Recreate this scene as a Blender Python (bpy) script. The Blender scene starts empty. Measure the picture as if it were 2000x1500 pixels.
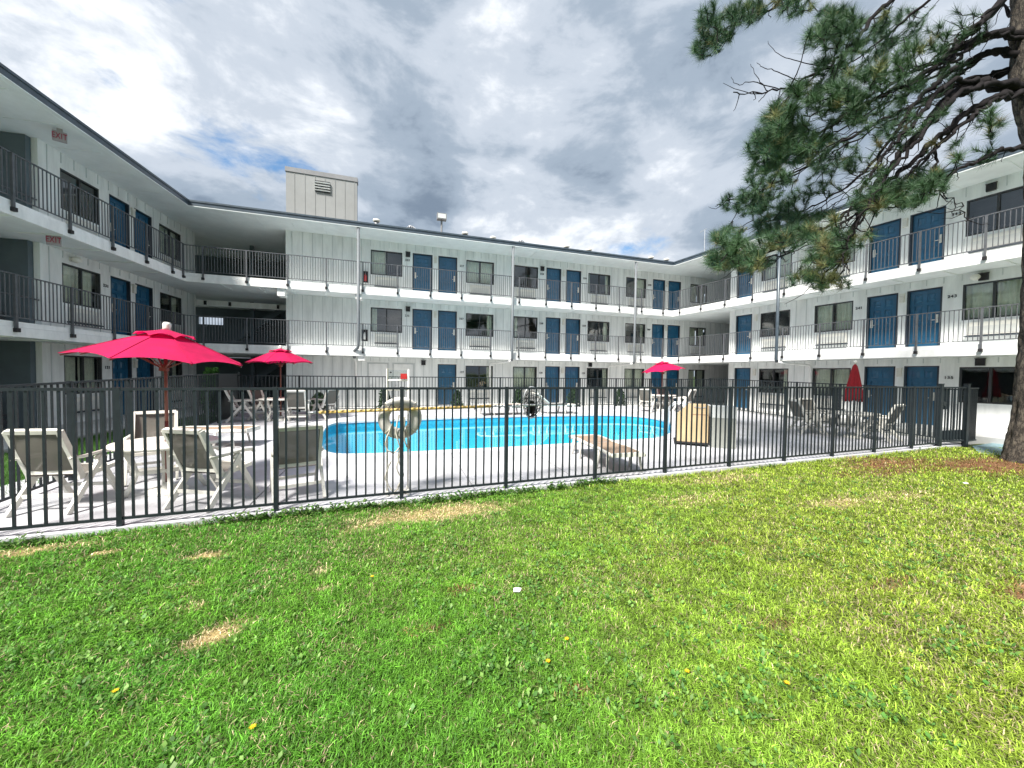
import bpy, bmesh, math, random
import numpy as np
from mathutils import Matrix, Vector
random.seed(7); rng = np.random.default_rng(7)
R = math.radians
scene = bpy.context.scene
COL = scene.collection

# ------------------------------------------------------------------ camera
HC, FPX = 1.75, 723.19
PITCH, ROLL = R(-1.5756), R(.67306)
_c, _s, _cp, _sp = math.cos(ROLL), math.sin(ROLL), math.cos(PITCH), math.sin(PITCH)
RT = np.array([_c, -_sp*_s, _cp*_s]); UP = np.array([-_s, -_sp*_c, _cp*_c]); FW = np.array([0, _cp, _sp])
cam = bpy.data.cameras.new('camera'); camo = bpy.data.objects.new('camera', cam); COL.objects.link(camo)
cam.sensor_width = 36; cam.lens = 36*FPX/2000; cam.clip_end = 3000; cam.clip_start = .05
m = Matrix.Identity(4)
for i in range(3):
    m[i][0], m[i][1], m[i][2] = RT[i], UP[i], -FW[i]
m[2][3] = HC
camo.matrix_world = m
scene.camera = camo

# ------------------------------------------------------------------ sky and sun
SUN_EL, SUN_AZ = 52, 212      # azimuth clockwise from +Y: behind the viewer, to the left
w = bpy.data.worlds.new('World'); scene.world = w; w.use_nodes = True
nt = w.node_tree; N = nt.nodes; N.clear()
def nn(t, loc=None, **kw):
    n = N.new(t)
    for k, v in kw.items(): setattr(n, k, v)
    return n
def lk(a, b): nt.links.new(a, b)
out = nn('ShaderNodeOutputWorld'); bg = nn('ShaderNodeBackground'); bg.inputs[1].default_value = .1
sky = nn('ShaderNodeTexSky', sky_type='NISHITA', sun_disc=False, sun_elevation=R(SUN_EL), sun_rotation=R(SUN_AZ))
tc = nn('ShaderNodeTexCoord'); 
SKY_SEED = (9.3, 4.2, .5)
def wnoise(scale, detail, rough, dist, off, flat=1.9):
    mp = nn('ShaderNodeMapping'); mp.inputs['Location'].default_value = tuple(a+b for a, b in zip(off, SKY_SEED)); mp.inputs['Scale'].default_value = (1, 1, flat); mp.inputs['Rotation'].default_value = (R(5), 0, R(-9)); lk(tc.outputs['Generated'], mp.inputs[0])
    n = nn('ShaderNodeTexNoise'); n.inputs['Scale'].default_value = scale; n.inputs['Detail'].default_value = detail
    n.inputs['Roughness'].default_value = rough; n.inputs['Distortion'].default_value = dist
    lk(mp.outputs[0], n.inputs['Vector']); return n.outputs[0]
def wmix(a, b, f):
    x = nn('ShaderNodeMath', operation='MULTIPLY'); lk(a, x.inputs[0]); x.inputs[1].default_value = 1-f
    y = nn('ShaderNodeMath', operation='MULTIPLY_ADD'); lk(b, y.inputs[0]); y.inputs[1].default_value = f; lk(x.outputs[0], y.inputs[2]); return y.outputs[0]
def wramp(src, stops):
    r = nn('ShaderNodeValToRGB'); r.color_ramp.interpolation = 'EASE'; e = r.color_ramp.elements
    while len(e) < len(stops): e.new(.5)
    for x, (p, c) in zip(e, stops): x.position = p; x.color = (*c, 1)
    lk(src, r.inputs[0]); return r.outputs[0]
big, puff, wisp = wnoise(1.5, 4, .5, .2, (0, 0, 0)), wnoise(3.6, 9, .58, .25, (5, 2, 1)), wnoise(9, 7, .6, .3, (2, 8, 3), 2.4)
cover = wramp(wmix(wmix(big, puff, .45), wisp, .15), [(.365, (.0, .0, .0)), (.44, (1, 1, 1))])
shade = wramp(wmix(wmix(wnoise(1.9, 5, .5, .3, (11, 4, 6)), wnoise(4.2, 9, .6, .3, (7, 1, 9)), .42), wisp, .12), [(.385, (.80, 1.04, 1.38)), (.46, (1.42, 1.72, 2.1)), (.53, (2.25, 2.5, 2.85)), (.63, (4.2, 4.3, 4.45))])
blue = nn('ShaderNodeMixRGB', blend_type='MULTIPLY'); blue.inputs[0].default_value = 1; lk(sky.outputs[0], blue.inputs[1]); blue.inputs[2].default_value = (.42, .62, .72, 1)
mix = nn('ShaderNodeMixRGB'); lk(cover, mix.inputs[0]); lk(blue.outputs[0], mix.inputs[1]); lk(shade, mix.inputs[2])
lk(mix.outputs[0], bg.inputs[0]); lk(bg.outputs[0], out.inputs[0])
sun = bpy.data.lights.new('sun', 'SUN'); sun.energy = 3.5; sun.angle = R(11); sun.color = (1, .96, .89)
suno = bpy.data.objects.new('sun', sun); COL.objects.link(suno)
sd = Vector((math.sin(R(SUN_AZ))*math.cos(R(SUN_EL)), math.cos(R(SUN_AZ))*math.cos(R(SUN_EL)), math.sin(R(SUN_EL))))
suno.rotation_euler = sd.to_track_quat('Z', 'Y').to_euler(); suno.location = sd*40
vs = scene.view_settings
scene.display_settings.display_device = 'sRGB'
vs.view_transform = 'Standard'; vs.look = 'None'; vs.exposure = 1.52; vs.gamma = 1; vs.use_curve_mapping = False
scene.render.engine = 'CYCLES'
cy = scene.cycles; cy.max_bounces = 7; cy.transparent_max_bounces = 14; cy.diffuse_bounces = 4; cy.glossy_bounces = 3
cy.caustics_reflective = False; cy.caustics_refractive = False; cy.use_denoising = True; cy.sample_clamp_indirect = 6

# ------------------------------------------------------------------ materials
MATS = {}
def mat(name, col, rough=.6, var=.08, scale=6, bump=0, bscale=60, spec=.4, metal=0, coat=0, col2=None, stretch=None):
    m = bpy.data.materials.new(name); m.use_nodes = True; t = m.node_tree; b = t.nodes['Principled BSDF']
    b.inputs['Roughness'].default_value = rough; b.inputs['Metallic'].default_value = metal
    b.inputs['Specular IOR Level'].default_value = spec; b.inputs['Coat Weight'].default_value = coat
    tcn = t.nodes.new('ShaderNodeTexCoord'); mp = t.nodes.new('ShaderNodeMapping'); t.links.new(tcn.outputs['Object'], mp.inputs[0])
    if stretch: mp.inputs['Scale'].default_value = stretch
    n = t.nodes.new('ShaderNodeTexNoise'); n.inputs['Scale'].default_value = scale; n.inputs['Detail'].default_value = 7; n.inputs['Roughness'].default_value = .65
    t.links.new(mp.outputs[0], n.inputs['Vector'])
    r = t.nodes.new('ShaderNodeValToRGB'); e = r.color_ramp.elements
    c2 = col2 or tuple(min(1, c*(1+var)) for c in col)
    c1 = col if col2 else tuple(c*(1-var*1.6) for c in col)
    e[0].position = .32; e[0].color = (*c1, 1); e[1].position = .64; e[1].color = (*c2, 1)
    t.links.new(n.outputs[0], r.inputs[0]); t.links.new(r.outputs[0], b.inputs['Base Color'])
    if bump:
        n2 = t.nodes.new('ShaderNodeTexNoise'); n2.inputs['Scale'].default_value = bscale; n2.inputs['Detail'].default_value = 5
        t.links.new(mp.outputs[0], n2.inputs['Vector'])
        bp = t.nodes.new('ShaderNodeBump'); bp.inputs['Strength'].default_value = bump; bp.inputs['Distance'].default_value = .02
        t.links.new(n2.outputs[0], bp.inputs['Height']); t.links.new(bp.outputs[0], b.inputs['Normal'])
    MATS[name] = m; return m
mat('white_wall', (.80, .81, .80), .75, .10, 1.4, .15, 40, stretch=(2.2, 2.2, .35))
mat('white_trim', (.82, .82, .81), .6, .07, 1.6, .08, 30, stretch=(2.5, 2.5, .8))
mat('soffit', (.76, .79, .79), .8, .05, 1.5, .1, 30)
mat('shaded_grey', (.115, .145, .165), .8, .08, 1.5)  # grey darkened to carry the depth shade of breezeways and stair recess
mat('tower_wall', (.29, .295, .295), .8, .05, 1.2)
mat('tower_cap', (.23, .23, .24), .6, .08, 3)
mat('batten', (.58, .60, .60), .8, .05, 2)
mat('dark_room', (.045, .05, .055), .9, .2, 2)
mat('carpet', (.10, .10, .10), .95, .2, 4)
mat('gutter', (.055, .075, .095), .38, .15, 5, spec=.6)
mat('roofing', (.20, .20, .20), .9, .2, 8, .3, 90)
mat('rail_metal', (.095, .10, .11), .45, .18, 9, spec=.4)
mat('fence_metal', (.014, .020, .024), .45, .22, 9, .05, 120, spec=.35)
mat('door_blue', (.011, .10, .20), .35, .12, 2, spec=.6, coat=.4)
mat('door_frame', (.030, .040, .055), .5, .12, 4)
mat('window_frame', (.040, .042, .045), .45, .15, 5)
mat('curtain', (.72, .75, .62), .9, .08, 5)
mat('black_box', (.018, .016, .018), .55, .2, 6)
mat('plastic_white', (.74, .72, .66), .45, .04, 5)
mat('resin', (.70, .68, .62), .42, .05, 9, spec=.5)
mat('sling', (.20, .185, .155), .85, .12, 30, .2, 300)
mat('sling_tan', (.30, .215, .155), .85, .08, 20, .2, 300)
mat('umbrella_red', (.54, .003, .08), .8, .16, 2.2, .12, 200)
mat('umbrella_dark', (.22, .006, .012), .85, .10, 6, .08, 200)
mat('pole_wood', (.16, .05, .035), .5, .15, 9)
mat('downpipe', (.15, .165, .18), .5, .08, 5)
mat('alu', (.62, .63, .65), .35, .06, 9, metal=.7)
mat('pole_yellow', (.72, .50, .17), .4, .10, 8)
mat('ring_white', (.62, .60, .56), .55, .08, 8)
mat('rope', (.62, .58, .50), .9, .1, 60)
mat('tan_ply', (.46, .345, .20), .6, .12, 2.2, .06, 30, stretch=(5, 5, .6))
mat('grey_bin', (.30, .31, .28), .6, .06, 4)
mat('bin_lid', (.62, .64, .63), .55, .05, 4)
mat('concrete', (.36, .355, .36), .75, .05, .55, .15, 70, col2=(.56, .56, .60))
mat('coping', (.56, .56, .59), .7, .06, 3, .1, 80)
mat('walk', (.46, .46, .45), .85, .10, 1.4, .15, 60)
mat('blue_walk', (.22, .33, .36), .7, .18, 1.5, .1, 60)
mat('basin', (.09, .61, .82), .5, .05, 1.5)
mat('tile', (.04, .36, .52), .3, .20, 14)
mat('red_sign', (.50, .03, .03), .5, .1, 9)
mat('exit_face', (.36, .33, .34), .6, .06, 9)
mat('exit_red', (.33, .05, .09), .6, .1, 9)
mat('ink', (.03, .03, .04), .6, .1, 9)
mat('shrub_leaf', (.012, .035, .016), .7, .4, 9, col2=(.03, .07, .02))
mat('vine_leaf', (.03, .12, .015), .6, .3, 9, col2=(.08, .22, .03))
mat('needle', (.022, .062, .034), .55, .3, 2.5, col2=(.075, .15, .06))
mat('needle_dry', (.24, .19, .09), .6, .3, 3, col2=(.16, .20, .07))
mat('stem', (.06, .05, .035), .9, .2, 9)
mat('dandelion', (.80, .50, .01), .7, .1, 40)
mat('paper', (.78, .74, .74), .8, .04, 9)
mat('litter', (.22, .10, .05), .9, .3, 30)
# bark: plates with dark furrows
def bark():
    m = bpy.data.materials.new('bark'); m.use_nodes = True; t = m.node_tree; b = t.nodes['Principled BSDF']; b.inputs['Roughness'].default_value = .9
    tcn = t.nodes.new('ShaderNodeTexCoord'); mp = t.nodes.new('ShaderNodeMapping'); mp.inputs['Scale'].default_value = (12, 12, 4.6); t.links.new(tcn.outputs['Object'], mp.inputs[0])
    v = t.nodes.new('ShaderNodeTexVoronoi'); v.feature = 'DISTANCE_TO_EDGE'; v.inputs['Scale'].default_value = 1.0
    nz = t.nodes.new('ShaderNodeTexNoise'); nz.inputs['Scale'].default_value = 1.1; nz.inputs['Detail'].default_value = 10; nz.inputs['Roughness'].default_value = .75
    t.links.new(mp.outputs[0], nz.inputs['Vector'])
    ms = t.nodes.new('ShaderNodeVectorMath'); ms.operation = 'SCALE'; ms.inputs['Scale'].default_value = 2.6; t.links.new(nz.outputs['Color'], ms.inputs[0]); ad = t.nodes.new('ShaderNodeVectorMath'); ad.operation = 'ADD'; t.links.new(mp.outputs[0], ad.inputs[0]); t.links.new(ms.outputs[0], ad.inputs[1]); t.links.new(ad.outputs[0], v.inputs['Vector'])
    r = t.nodes.new('ShaderNodeValToRGB'); e = r.color_ramp.elements
    e[0].position = .01; e[0].color = (.026, .020, .018, 1); e[1].position = .16; e[1].color = (.20, .165, .13, 1)
    x = e.new(.45); x.color = (.33, .28, .22, 1)
    t.links.new(v.outputs[0], r.inputs[0])
    mx = t.nodes.new('ShaderNodeMixRGB'); mx.blend_type = 'MULTIPLY'; mx.inputs[0].default_value = .55; t.links.new(r.outputs[0], mx.inputs[1]); t.links.new(nz.outputs[0], mx.inputs[2])
    t.links.new(mx.outputs[0], b.inputs['Base Color'])
    bp = t.nodes.new('ShaderNodeBump'); bp.inputs['Strength'].default_value = 1.0; bp.inputs['Distance'].default_value = .10; t.links.new(v.outputs[0], bp.inputs['Height']); t.links.new(bp.outputs[0], b.inputs['Normal'])
    MATS['bark'] = m
bark()
mat('limb', (.015, .013, .014), .95, .4, 7, .5, 60, spec=.15)
def glassmat():
    m = bpy.data.materials.new('glass'); m.use_nodes = True; t = m.node_tree; t.nodes.clear()
    o = t.nodes.new('ShaderNodeOutputMaterial'); mx = t.nodes.new('ShaderNodeMixShader'); tr = t.nodes.new('ShaderNodeBsdfTransparent'); g = t.nodes.new('ShaderNodeBsdfGlossy')
    tr.inputs[0].default_value = (.96, .98, .97, 1); g.inputs['Roughness'].default_value = .012
    fr = t.nodes.new('ShaderNodeLayerWeight'); fr.inputs[0].default_value = .5; pw = t.nodes.new('ShaderNodeMath'); pw.operation = 'POWER'; pw.inputs[1].default_value = 3.6; t.links.new(fr.outputs['Facing'], pw.inputs[0])
    nz = t.nodes.new('ShaderNodeTexNoise'); nz.inputs['Scale'].default_value = 1.6; bp = t.nodes.new('ShaderNodeBump'); bp.inputs['Strength'].default_value = .05; bp.inputs['Distance'].default_value = .05
    t.links.new(nz.outputs[0], bp.inputs['Height']); t.links.new(bp.outputs[0], g.inputs['Normal'])
    ml = t.nodes.new('ShaderNodeMath'); ml.operation = 'MULTIPLY_ADD'; ml.inputs[1].default_value = 1.0; ml.inputs[2].default_value = .09; ml.use_clamp = True; t.links.new(pw.outputs[0], ml.inputs[0]); ml.name = 'mla'
    t.links.new(ml.outputs[0], mx.inputs[0]); t.links.new(tr.outputs[0], mx.inputs[1]); t.links.new(g.outputs[0], mx.inputs[2]); t.links.new(mx.outputs[0], o.inputs[0])
    MATS['glass'] = m
    m = m.copy(); m.name = 'water'; t = m.node_tree
    t.nodes['Transparent BSDF'].inputs[0].default_value = (.78, .96, .98, 1); t.nodes['mla'].inputs[1].default_value = .85; t.nodes['mla'].inputs[2].default_value = .02
    t.nodes['Noise Texture'].inputs['Scale'].default_value = 5.5; t.nodes['Noise Texture'].inputs['Detail'].default_value = 3; t.nodes['Bump'].inputs['Strength'].default_value = .17; t.nodes['Bump'].inputs['Distance'].default_value = .03
    MATS['water'] = m
    m = bpy.data.materials.new('sling_mesh'); m.use_nodes = True; t = m.node_tree; b = t.nodes['Principled BSDF']; b.inputs['Base Color'].default_value = (.15, .14, .12, 1); b.inputs['Roughness'].default_value = .8
    o = t.nodes['Material Output']; mx = t.nodes.new('ShaderNodeMixShader'); tr = t.nodes.new('ShaderNodeBsdfTransparent')
    ch = t.nodes.new('ShaderNodeTexNoise'); ch.inputs['Scale'].default_value = 3; mr = t.nodes.new('ShaderNodeMapRange'); mr.inputs[3].default_value = .12; mr.inputs[4].default_value = .28
    t.links.new(ch.outputs[0], mr.inputs[0]); t.links.new(mr.outputs[0], mx.inputs[0])
    t.links.new(b.outputs[0], mx.inputs[1]); t.links.new(tr.outputs[0], mx.inputs[2]); t.links.new(mx.outputs[0], o.inputs[0]); MATS['sling_mesh'] = m
glassmat()
def cloth(name, k):
    m = MATS[name]; t = m.node_tree; b = t.nodes['Principled BSDF']; tl = t.nodes.new('ShaderNodeBsdfTranslucent'); mx = t.nodes.new('ShaderNodeMixShader'); mx.inputs[0].default_value = k
    t.links.new(b.inputs['Base Color'].links[0].from_socket, tl.inputs[0]); t.links.new(b.outputs[0], mx.inputs[1]); t.links.new(tl.outputs[0], mx.inputs[2]); t.links.new(mx.outputs[0], t.nodes['Material Output'].inputs[0])
cloth('umbrella_red', .3)
def attrmat(name, rough, transl):
    m = bpy.data.materials.new(name); m.use_nodes = True; t = m.node_tree; b = t.nodes['Principled BSDF']; b.inputs['Roughness'].default_value = rough; b.inputs['Specular IOR Level'].default_value = .3
    a = t.nodes.new('ShaderNodeAttribute'); a.attribute_name = 'col'; t.links.new(a.outputs['Color'], b.inputs['Base Color'])
    tl = t.nodes.new('ShaderNodeBsdfTranslucent'); t.links.new(a.outputs['Color'], tl.inputs[0]); mx = t.nodes.new('ShaderNodeMixShader'); mx.inputs[0].default_value = transl
    t.links.new(b.outputs[0], mx.inputs[1]); t.links.new(tl.outputs[0], mx.inputs[2]); t.links.new(mx.outputs[0], t.nodes['Material Output'].inputs[0]); MATS[name] = m
attrmat('grass_blade', .5, .4); attrmat('soil', .95, 0)

# ------------------------------------------------------------------ mesh helpers
class MB:
    def __init__(s): s.v = []; s.f = []
    def box(s, x0, x1, y0, y1, z0, z1):
        b = len(s.v)
        s.v += [(x0,y0,z0),(x1,y0,z0),(x1,y1,z0),(x0,y1,z0),(x0,y0,z1),(x1,y0,z1),(x1,y1,z1),(x0,y1,z1)]
        s.f += [tuple(b+i for i in q) for q in ((3,2,1,0),(4,5,6,7),(0,1,5,4),(1,2,6,5),(2,3,7,6),(3,0,4,7))]
        return s
    def beam(s, p, q, w, h, up=(0,0,1)):
        p, q = Vector(p), Vector(q); d = (q-p).normalized(); up = Vector(up)
        if abs(d.dot(up)) > .98: up = Vector((0,1,0))
        x = d.cross(up).normalized()*w/2; y = x.cross(d).normalized()*h/2
        b = len(s.v)
        for c in (p, q): s.v += [tuple(c-x-y), tuple(c+x-y), tuple(c+x+y), tuple(c-x+y)]
        s.f += [tuple(b+i for i in k) for k in ((3,2,1,0),(4,5,6,7),(0,1,5,4),(1,2,6,5),(2,3,7,6),(3,0,4,7))]
        return s
    def prism(s, pts, z0, z1):
        n = len(pts); b = len(s.v)
        s.v += [(p[0],p[1],z0) for p in pts]+[(p[0],p[1],z1) for p in pts]
        s.f += [tuple(b+i for i in reversed(range(n))), tuple(b+n+i for i in range(n))]+[(b+i, b+(i+1)%n, b+n+(i+1)%n, b+n+i) for i in range(n)]
        return s
    def tube(s, pts, r, n=8, cap=True, flat=1):
        pts = [Vector(p) for p in pts]; k = len(pts)
        rs = r if isinstance(r, (list, tuple)) else [r]*k
        b = len(s.v); prev = None
        for i, p in enumerate(pts):
            d = (pts[min(i+1, k-1)]-pts[max(i-1, 0)])
            d = d.normalized() if d.length > 1e-9 else Vector((0,0,1))
            if prev is None:
                u = d.orthogonal().normalized()
            else:
                u = prev-d*prev.dot(d); u = u.normalized() if u.length > 1e-6 else d.orthogonal().normalized()
            prev = u; v = d.cross(u)
            for j in range(n):
                a = 2*math.pi*j/n
                s.v.append(tuple(p+u*math.cos(a)*rs[i]+v*math.sin(a)*rs[i]*flat))
        for i in range(k-1):
            for j in range(n):
                s.f.append((b+i*n+j, b+i*n+(j+1)%n, b+(i+1)*n+(j+1)%n, b+(i+1)*n+j))
        if cap:
            s.f += [tuple(b+j for j in reversed(range(n))), tuple(b+(k-1)*n+j for j in range(n))]
        return s
    def lathe(s, prof, n=16, c=(0,0,0)):
        b = len(s.v)
        for r, z in prof:
            for j in range(n):
                a = 2*math.pi*j/n; s.v.append((c[0]+r*math.cos(a), c[1]+r*math.sin(a), c[2]+z))
        for i in range(len(prof)-1):
            for j in range(n): s.f.append((b+i*n+j, b+i*n+(j+1)%n, b+(i+1)*n+(j+1)%n, b+(i+1)*n+j))
        return s
    def quad(s, *p):
        b = len(s.v); s.v += [tuple(q) for q in p]; s.f.append(tuple(range(b, b+len(p)))); return s
    def mesh(s, name, m=None, smooth=False):
        me = bpy.data.meshes.new(name); me.from_pydata(s.v, [], s.f)
        if m: me.materials.append(MATS[m])
        if smooth: me.polygons.foreach_set('use_smooth', [True]*len(me.polygons))
        me.update(); return me
WMAT = {}
I4 = Matrix.Identity(4)
def obj(name, me, m=None, parent=None, W=None, smooth=False):
    if isinstance(me, MB): me = me.mesh(name, m, smooth)
    o = bpy.data.objects.new(name, me); COL.objects.link(o)
    W = W.copy() if W is not None else (WMAT[parent.name].copy() if parent else I4.copy())
    if parent: o.parent = parent; o.matrix_basis = WMAT[parent.name].inverted() @ W
    else: o.matrix_basis = W
    WMAT[o.name] = W
    return o
def tag(o, label=None, cat=None, group=None, kind=None):
    for k, v in (('label', label), ('category', cat), ('group', group), ('kind', kind)):
        if v: o[k] = v
    return o
def thing(name, label, cat, loc=(0,0,0), rz=0, group=None, tilt=None):
    W = Matrix.Translation(loc) @ Matrix.Rotation(rz, 4, 'Z')
    if tilt is not None: W = W @ tilt
    return tag(obj(name, None, W=W), label, cat, group)
def copy_tree(src, loc, rz, label, group=None, tilt=None):
    W = Matrix.Translation(loc) @ Matrix.Rotation(rz, 4, 'Z')
    if tilt is not None: W = W @ tilt
    def cp(o, par):
        c = o.copy(); COL.objects.link(c)
        if par: c.parent = par
        WMAT[c.name] = WMAT[par.name] @ c.matrix_basis if par else W
        for ch in o.children: cp(ch, c)
        return c
    c = cp(src, None); c.matrix_basis = W; c['label'] = label
    if group: c['group'] = group
    return c
def T(x, y, z): return Matrix.Translation((x, y, z))

# ------------------------------------------------------------------ plan of the place
WG = {'M': (108.025, 17.530), 'R': (23.7615, 17.0686), 'L': (192.916, 9.0742)}
def wl(k, off=0):
    a, d = WG[k]; a = R(a); return np.array([math.cos(a), math.sin(a)]), d+off
def corner(k1, k2, off=0):
    n1, d1 = wl(k1, off); n2, d2 = wl(k2, off); return np.linalg.solve(np.array([n1, n2]), [d1, d2])
ORG = {'M': corner('L','M'), 'R': corner('M','R'), 'L': corner('L','M')}
NV = {k: wl(k)[0] for k in WG}
XV = {k: np.array([NV[k][1], -NV[k][0]]) for k in WG}      # local x of each wing, local y = outward
WW = {}
for k in WG:
    mm = Matrix.Identity(4)
    for i in range(2): mm[i][0] = XV[k][i]; mm[i][1] = NV[k][i]; mm[i][3] = ORG[k][i]
    WW[k] = mm
NM, TM = NV['M'], XV['M']
Q0, Q1, SLOPE = 5.3, 14.8, .0179       # pool yard between near and far fence, measured along NM
def zdeck(x, y): return SLOPE*(NM[0]*x+NM[1]*y-Q0)
def yard(t, q): return np.array(TM)*t+np.array(NM)*q    # plan point from (t, q)
LEND, REND = -9.0, 14.5                 # ends of the side wings in their local x
FL = [(.13, 2.46), (2.80, 5.16), (5.49, 7.95)]
YW = 1.2                                # wall face behind the railing line
DEPTH = 7.0

# ------------------------------------------------------------------ ground
FENCE_A, FENCE_B = np.array([-6.2, 3.42+.0]), None
nearA = np.array([-6.75, 3.26]); near0 = np.array([-5.25, 3.78]); near1 = np.array([10.35, 9.30])
fdir = (near1-near0)/np.linalg.norm(near1-near0); fnor = np.array([-fdir[1], fdir[0]])
def fdist(x, y): return (np.asarray(x)-near0[0])*fnor[0]+(np.asarray(y)-near0[1])*fnor[1]   # <0 on the lawn side
def zlawn(x, y):
    d = -fdist(x, y)
    base = -.055+.03*np.clip(d/4.0, 0, 1)
    base = base+.05*np.exp(-((np.asarray(x)-10.9)**2+(np.asarray(y)-7.7)**2)/2.2)
    return base+.008*np.sin(np.asarray(x)*2.3+1)*np.sin(np.asarray(y)*2.9)+.005*np.sin(np.asarray(x)*6.1)*np.cos(np.asarray(y)*5.3+.6)
def vnoise(x, y, sc, seed):
    r = np.random.default_rng(seed); g = r.random((64, 64))
    fx = np.asarray(x)*sc; fy = np.asarray(y)*sc
    ix = np.floor(fx).astype(int); iy = np.floor(fy).astype(int); u = fx-ix; v = fy-iy
    u = u*u*(3-2*u); v = v*v*(3-2*v)
    a = g[ix % 64, iy % 64]; b = g[(ix+1) % 64, iy % 64]; c = g[ix % 64, (iy+1) % 64]; d = g[(ix+1) % 64, (iy+1) % 64]
    return (a*(1-u)+b*u)*(1-v)+(c*(1-u)+d*u)*v
STRAW = [(-2.0,2.42,.155,.105,.75,1),(-3.93,3.56,.13,.06,.3,1),(-2.96,3.53,.15,.07,.4,1),(-1.70,3.29,.09,.06,.5,.9),(-1.53,3.01,.09,.05,.3,.9),(-2.66,3.05,.10,.05,.3,.55),
         (-2.4,2.72,.09,.05,.3,.5),(-.95,4.70,.95,.26,.34,.75),(4.70,5.26,.55,.18,.3,.65),(-4.75,3.60,.6,.11,.35,.7),(-5.6,3.3,.7,.14,.35,.7),(3.7,6.45,.9,.22,.36,.4),(2.6,5.3,.7,.25,.3,.35),(5.9,5.6,.8,.2,.3,.4)]
BROWN = [(10.4,7.6,2.0,.6,.12,.9),(8.0,7.75,1.1,.42,.3,.85),(7.6,7.2,1.4,.3,.3,.55),(3.30,3.13,.25,.06,.3,.6),(4.35,3.05,.3,.12,.4,.75),(1.9,2.62,.16,.06,.3,.5),(-.35,3.0,.16,.05,.2,.45),(.35,2.02,.1,.05,.3,.4),(2.1,3.9,.2,.07,.3,.45),(-.6,2.5,.15,.06,.4,.4)]
def pmask(x, y, L):
    x = np.asarray(x, float); y = np.asarray(y, float); out_ = np.zeros_like(x); jit = (vnoise(x, y, 7, 3)-.5)*.7+(vnoise(x, y, 19, 4)-.5)*.5
    for cx, cy_, rx, ry, a, k in L:
        ca, sa = math.cos(a), math.sin(a); dx, dy = x-cx, y-cy_
        u = (dx*ca+dy*sa)/rx; v = (-dx*sa+dy*ca)/ry
        out_ = np.maximum(out_, k*np.clip(1.45-np.sqrt(u*u+v*v)+jit, 0, 1))
    return out_
def set_col(me, cols):
    at = me.attributes.new('col', 'FLOAT_COLOR', 'POINT'); a = np.ones((len(cols), 4), np.float32); a[:, :3] = cols; at.data.foreach_set('color', a.ravel())
def build_lawn():
    xs = np.arange(-16, 20.01, .2); rows = 70
    V, C, F = [], [], []
    for i, x in enumerate(xs):
        # column runs from behind the viewer up to the deck edge
        yf = near0[1]+(x-near0[0])*fdir[1]/fdir[0]+.06
        for j in range(rows+1):
            y = -8+(yf+8)*(j/rows)**.55
            V.append((x, y, 0))
    V = np.array(V); V[:, 2] = zlawn(V[:, 0], V[:, 1])-.004
    n = rows+1
    F = [(i*n+j, (i+1)*n+j, (i+1)*n+j+1, i*n+j+1) for i in range(len(xs)-1) for j in range(rows)]
    me = bpy.data.meshes.new('lawn'); me.from_pydata(V.tolist(), [], F)
    s, b = pmask(V[:,0], V[:,1], STRAW), pmask(V[:,0], V[:,1], BROWN)
    col = np.array([.075, .10, .025])[None]*(.7+.6*vnoise(V[:,0], V[:,1], 4, 9))[:, None]
    col = col*(1-s[:,None])+np.array([.34,.25,.11])*s[:,None]; col = col*(1-b[:,None])+np.array([.17,.085,.045])*b[:,None]
    set_col(me, col); me.materials.append(MATS['soil']); me.polygons.foreach_set('use_smooth', [True]*len(F))
    tag(obj('lawn', me), 'green lawn with straw coloured worn patches in front of the fence', 'lawn', kind='structure')
build_lawn()

# pool outline (plan), from its coping edge
PC = [(-3.75,7.62),(-4.35,8.37),(-4.94,9.59),(-5.45,10.85),(-5.50,11.62),(-5.0,12.03),(-3.51,12.66),(-1.85,13.35),(.01,14.0),(2.08,14.55),(4.0,14.9),(4.95,14.75),(5.5,13.95),(5.55,12.85),(4.95,11.40),(4.5,10.55),(3.9,9.95),(2.66,9.50),(1.26,8.95),(.02,8.51),(-1.12,8.15),(-2.16,7.83),(-3.1,7.58)]
def spline(P, k=4):
    P = np.array(P, float); n = len(P); o = []
    for i in range(n):
        a, b, c, d = P[i-1], P[i], P[(i+1) % n], P[(i+2) % n]
        for j in range(k):
            t = j/k; o.append(.5*((2*b)+(c-a)*t+(2*a-5*b+4*c-d)*t*t+(3*b-a-3*c+d)*t**3))
    return np.array(o)
pool = spline(PC)[::-1]
if sum(pool[i-1][0]*pool[i][1]-pool[i][0]*pool[i-1][1] for i in range(len(pool))) < 0: pool = pool[::-1]
def offset(P, d):
    n = len(P); o = []
    for i in range(n):
        t = P[(i+1) % n]-P[i-1]; t = t/np.linalg.norm(t); o.append(P[i]+np.array([t[1], -t[0]])*d)
    return np.array(o)
cop_out, cop_in = offset(pool, .28), offset(pool, -.02)
DK = [near0-fdir*1.6-fnor*.055, near0+fdir*18.6-fnor*.055, np.array([12.1, 9.9]), np.array([10.25, 18.95]), np.array([-9.5, 12.75]), np.array([-9.1, 11.2])]
def ring_obj(name, A, B, zA, zB, m, parent, n=None):
    mb = MB(); k = len(A)
    mb.v = [(*A[i], zA(*A[i])) for i in range(k)]+[(*B[i], zB(*B[i])) for i in range(k)]
    mb.f = [(i, (i+1) % k, k+(i+1) % k, k+i) for i in range(k)]
    return obj(name, mb, m, parent, W=I4, smooth=True)
deck = tag(obj('pool_deck', None), 'pale concrete pool deck inside the fence', 'deck', kind='structure')
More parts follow.
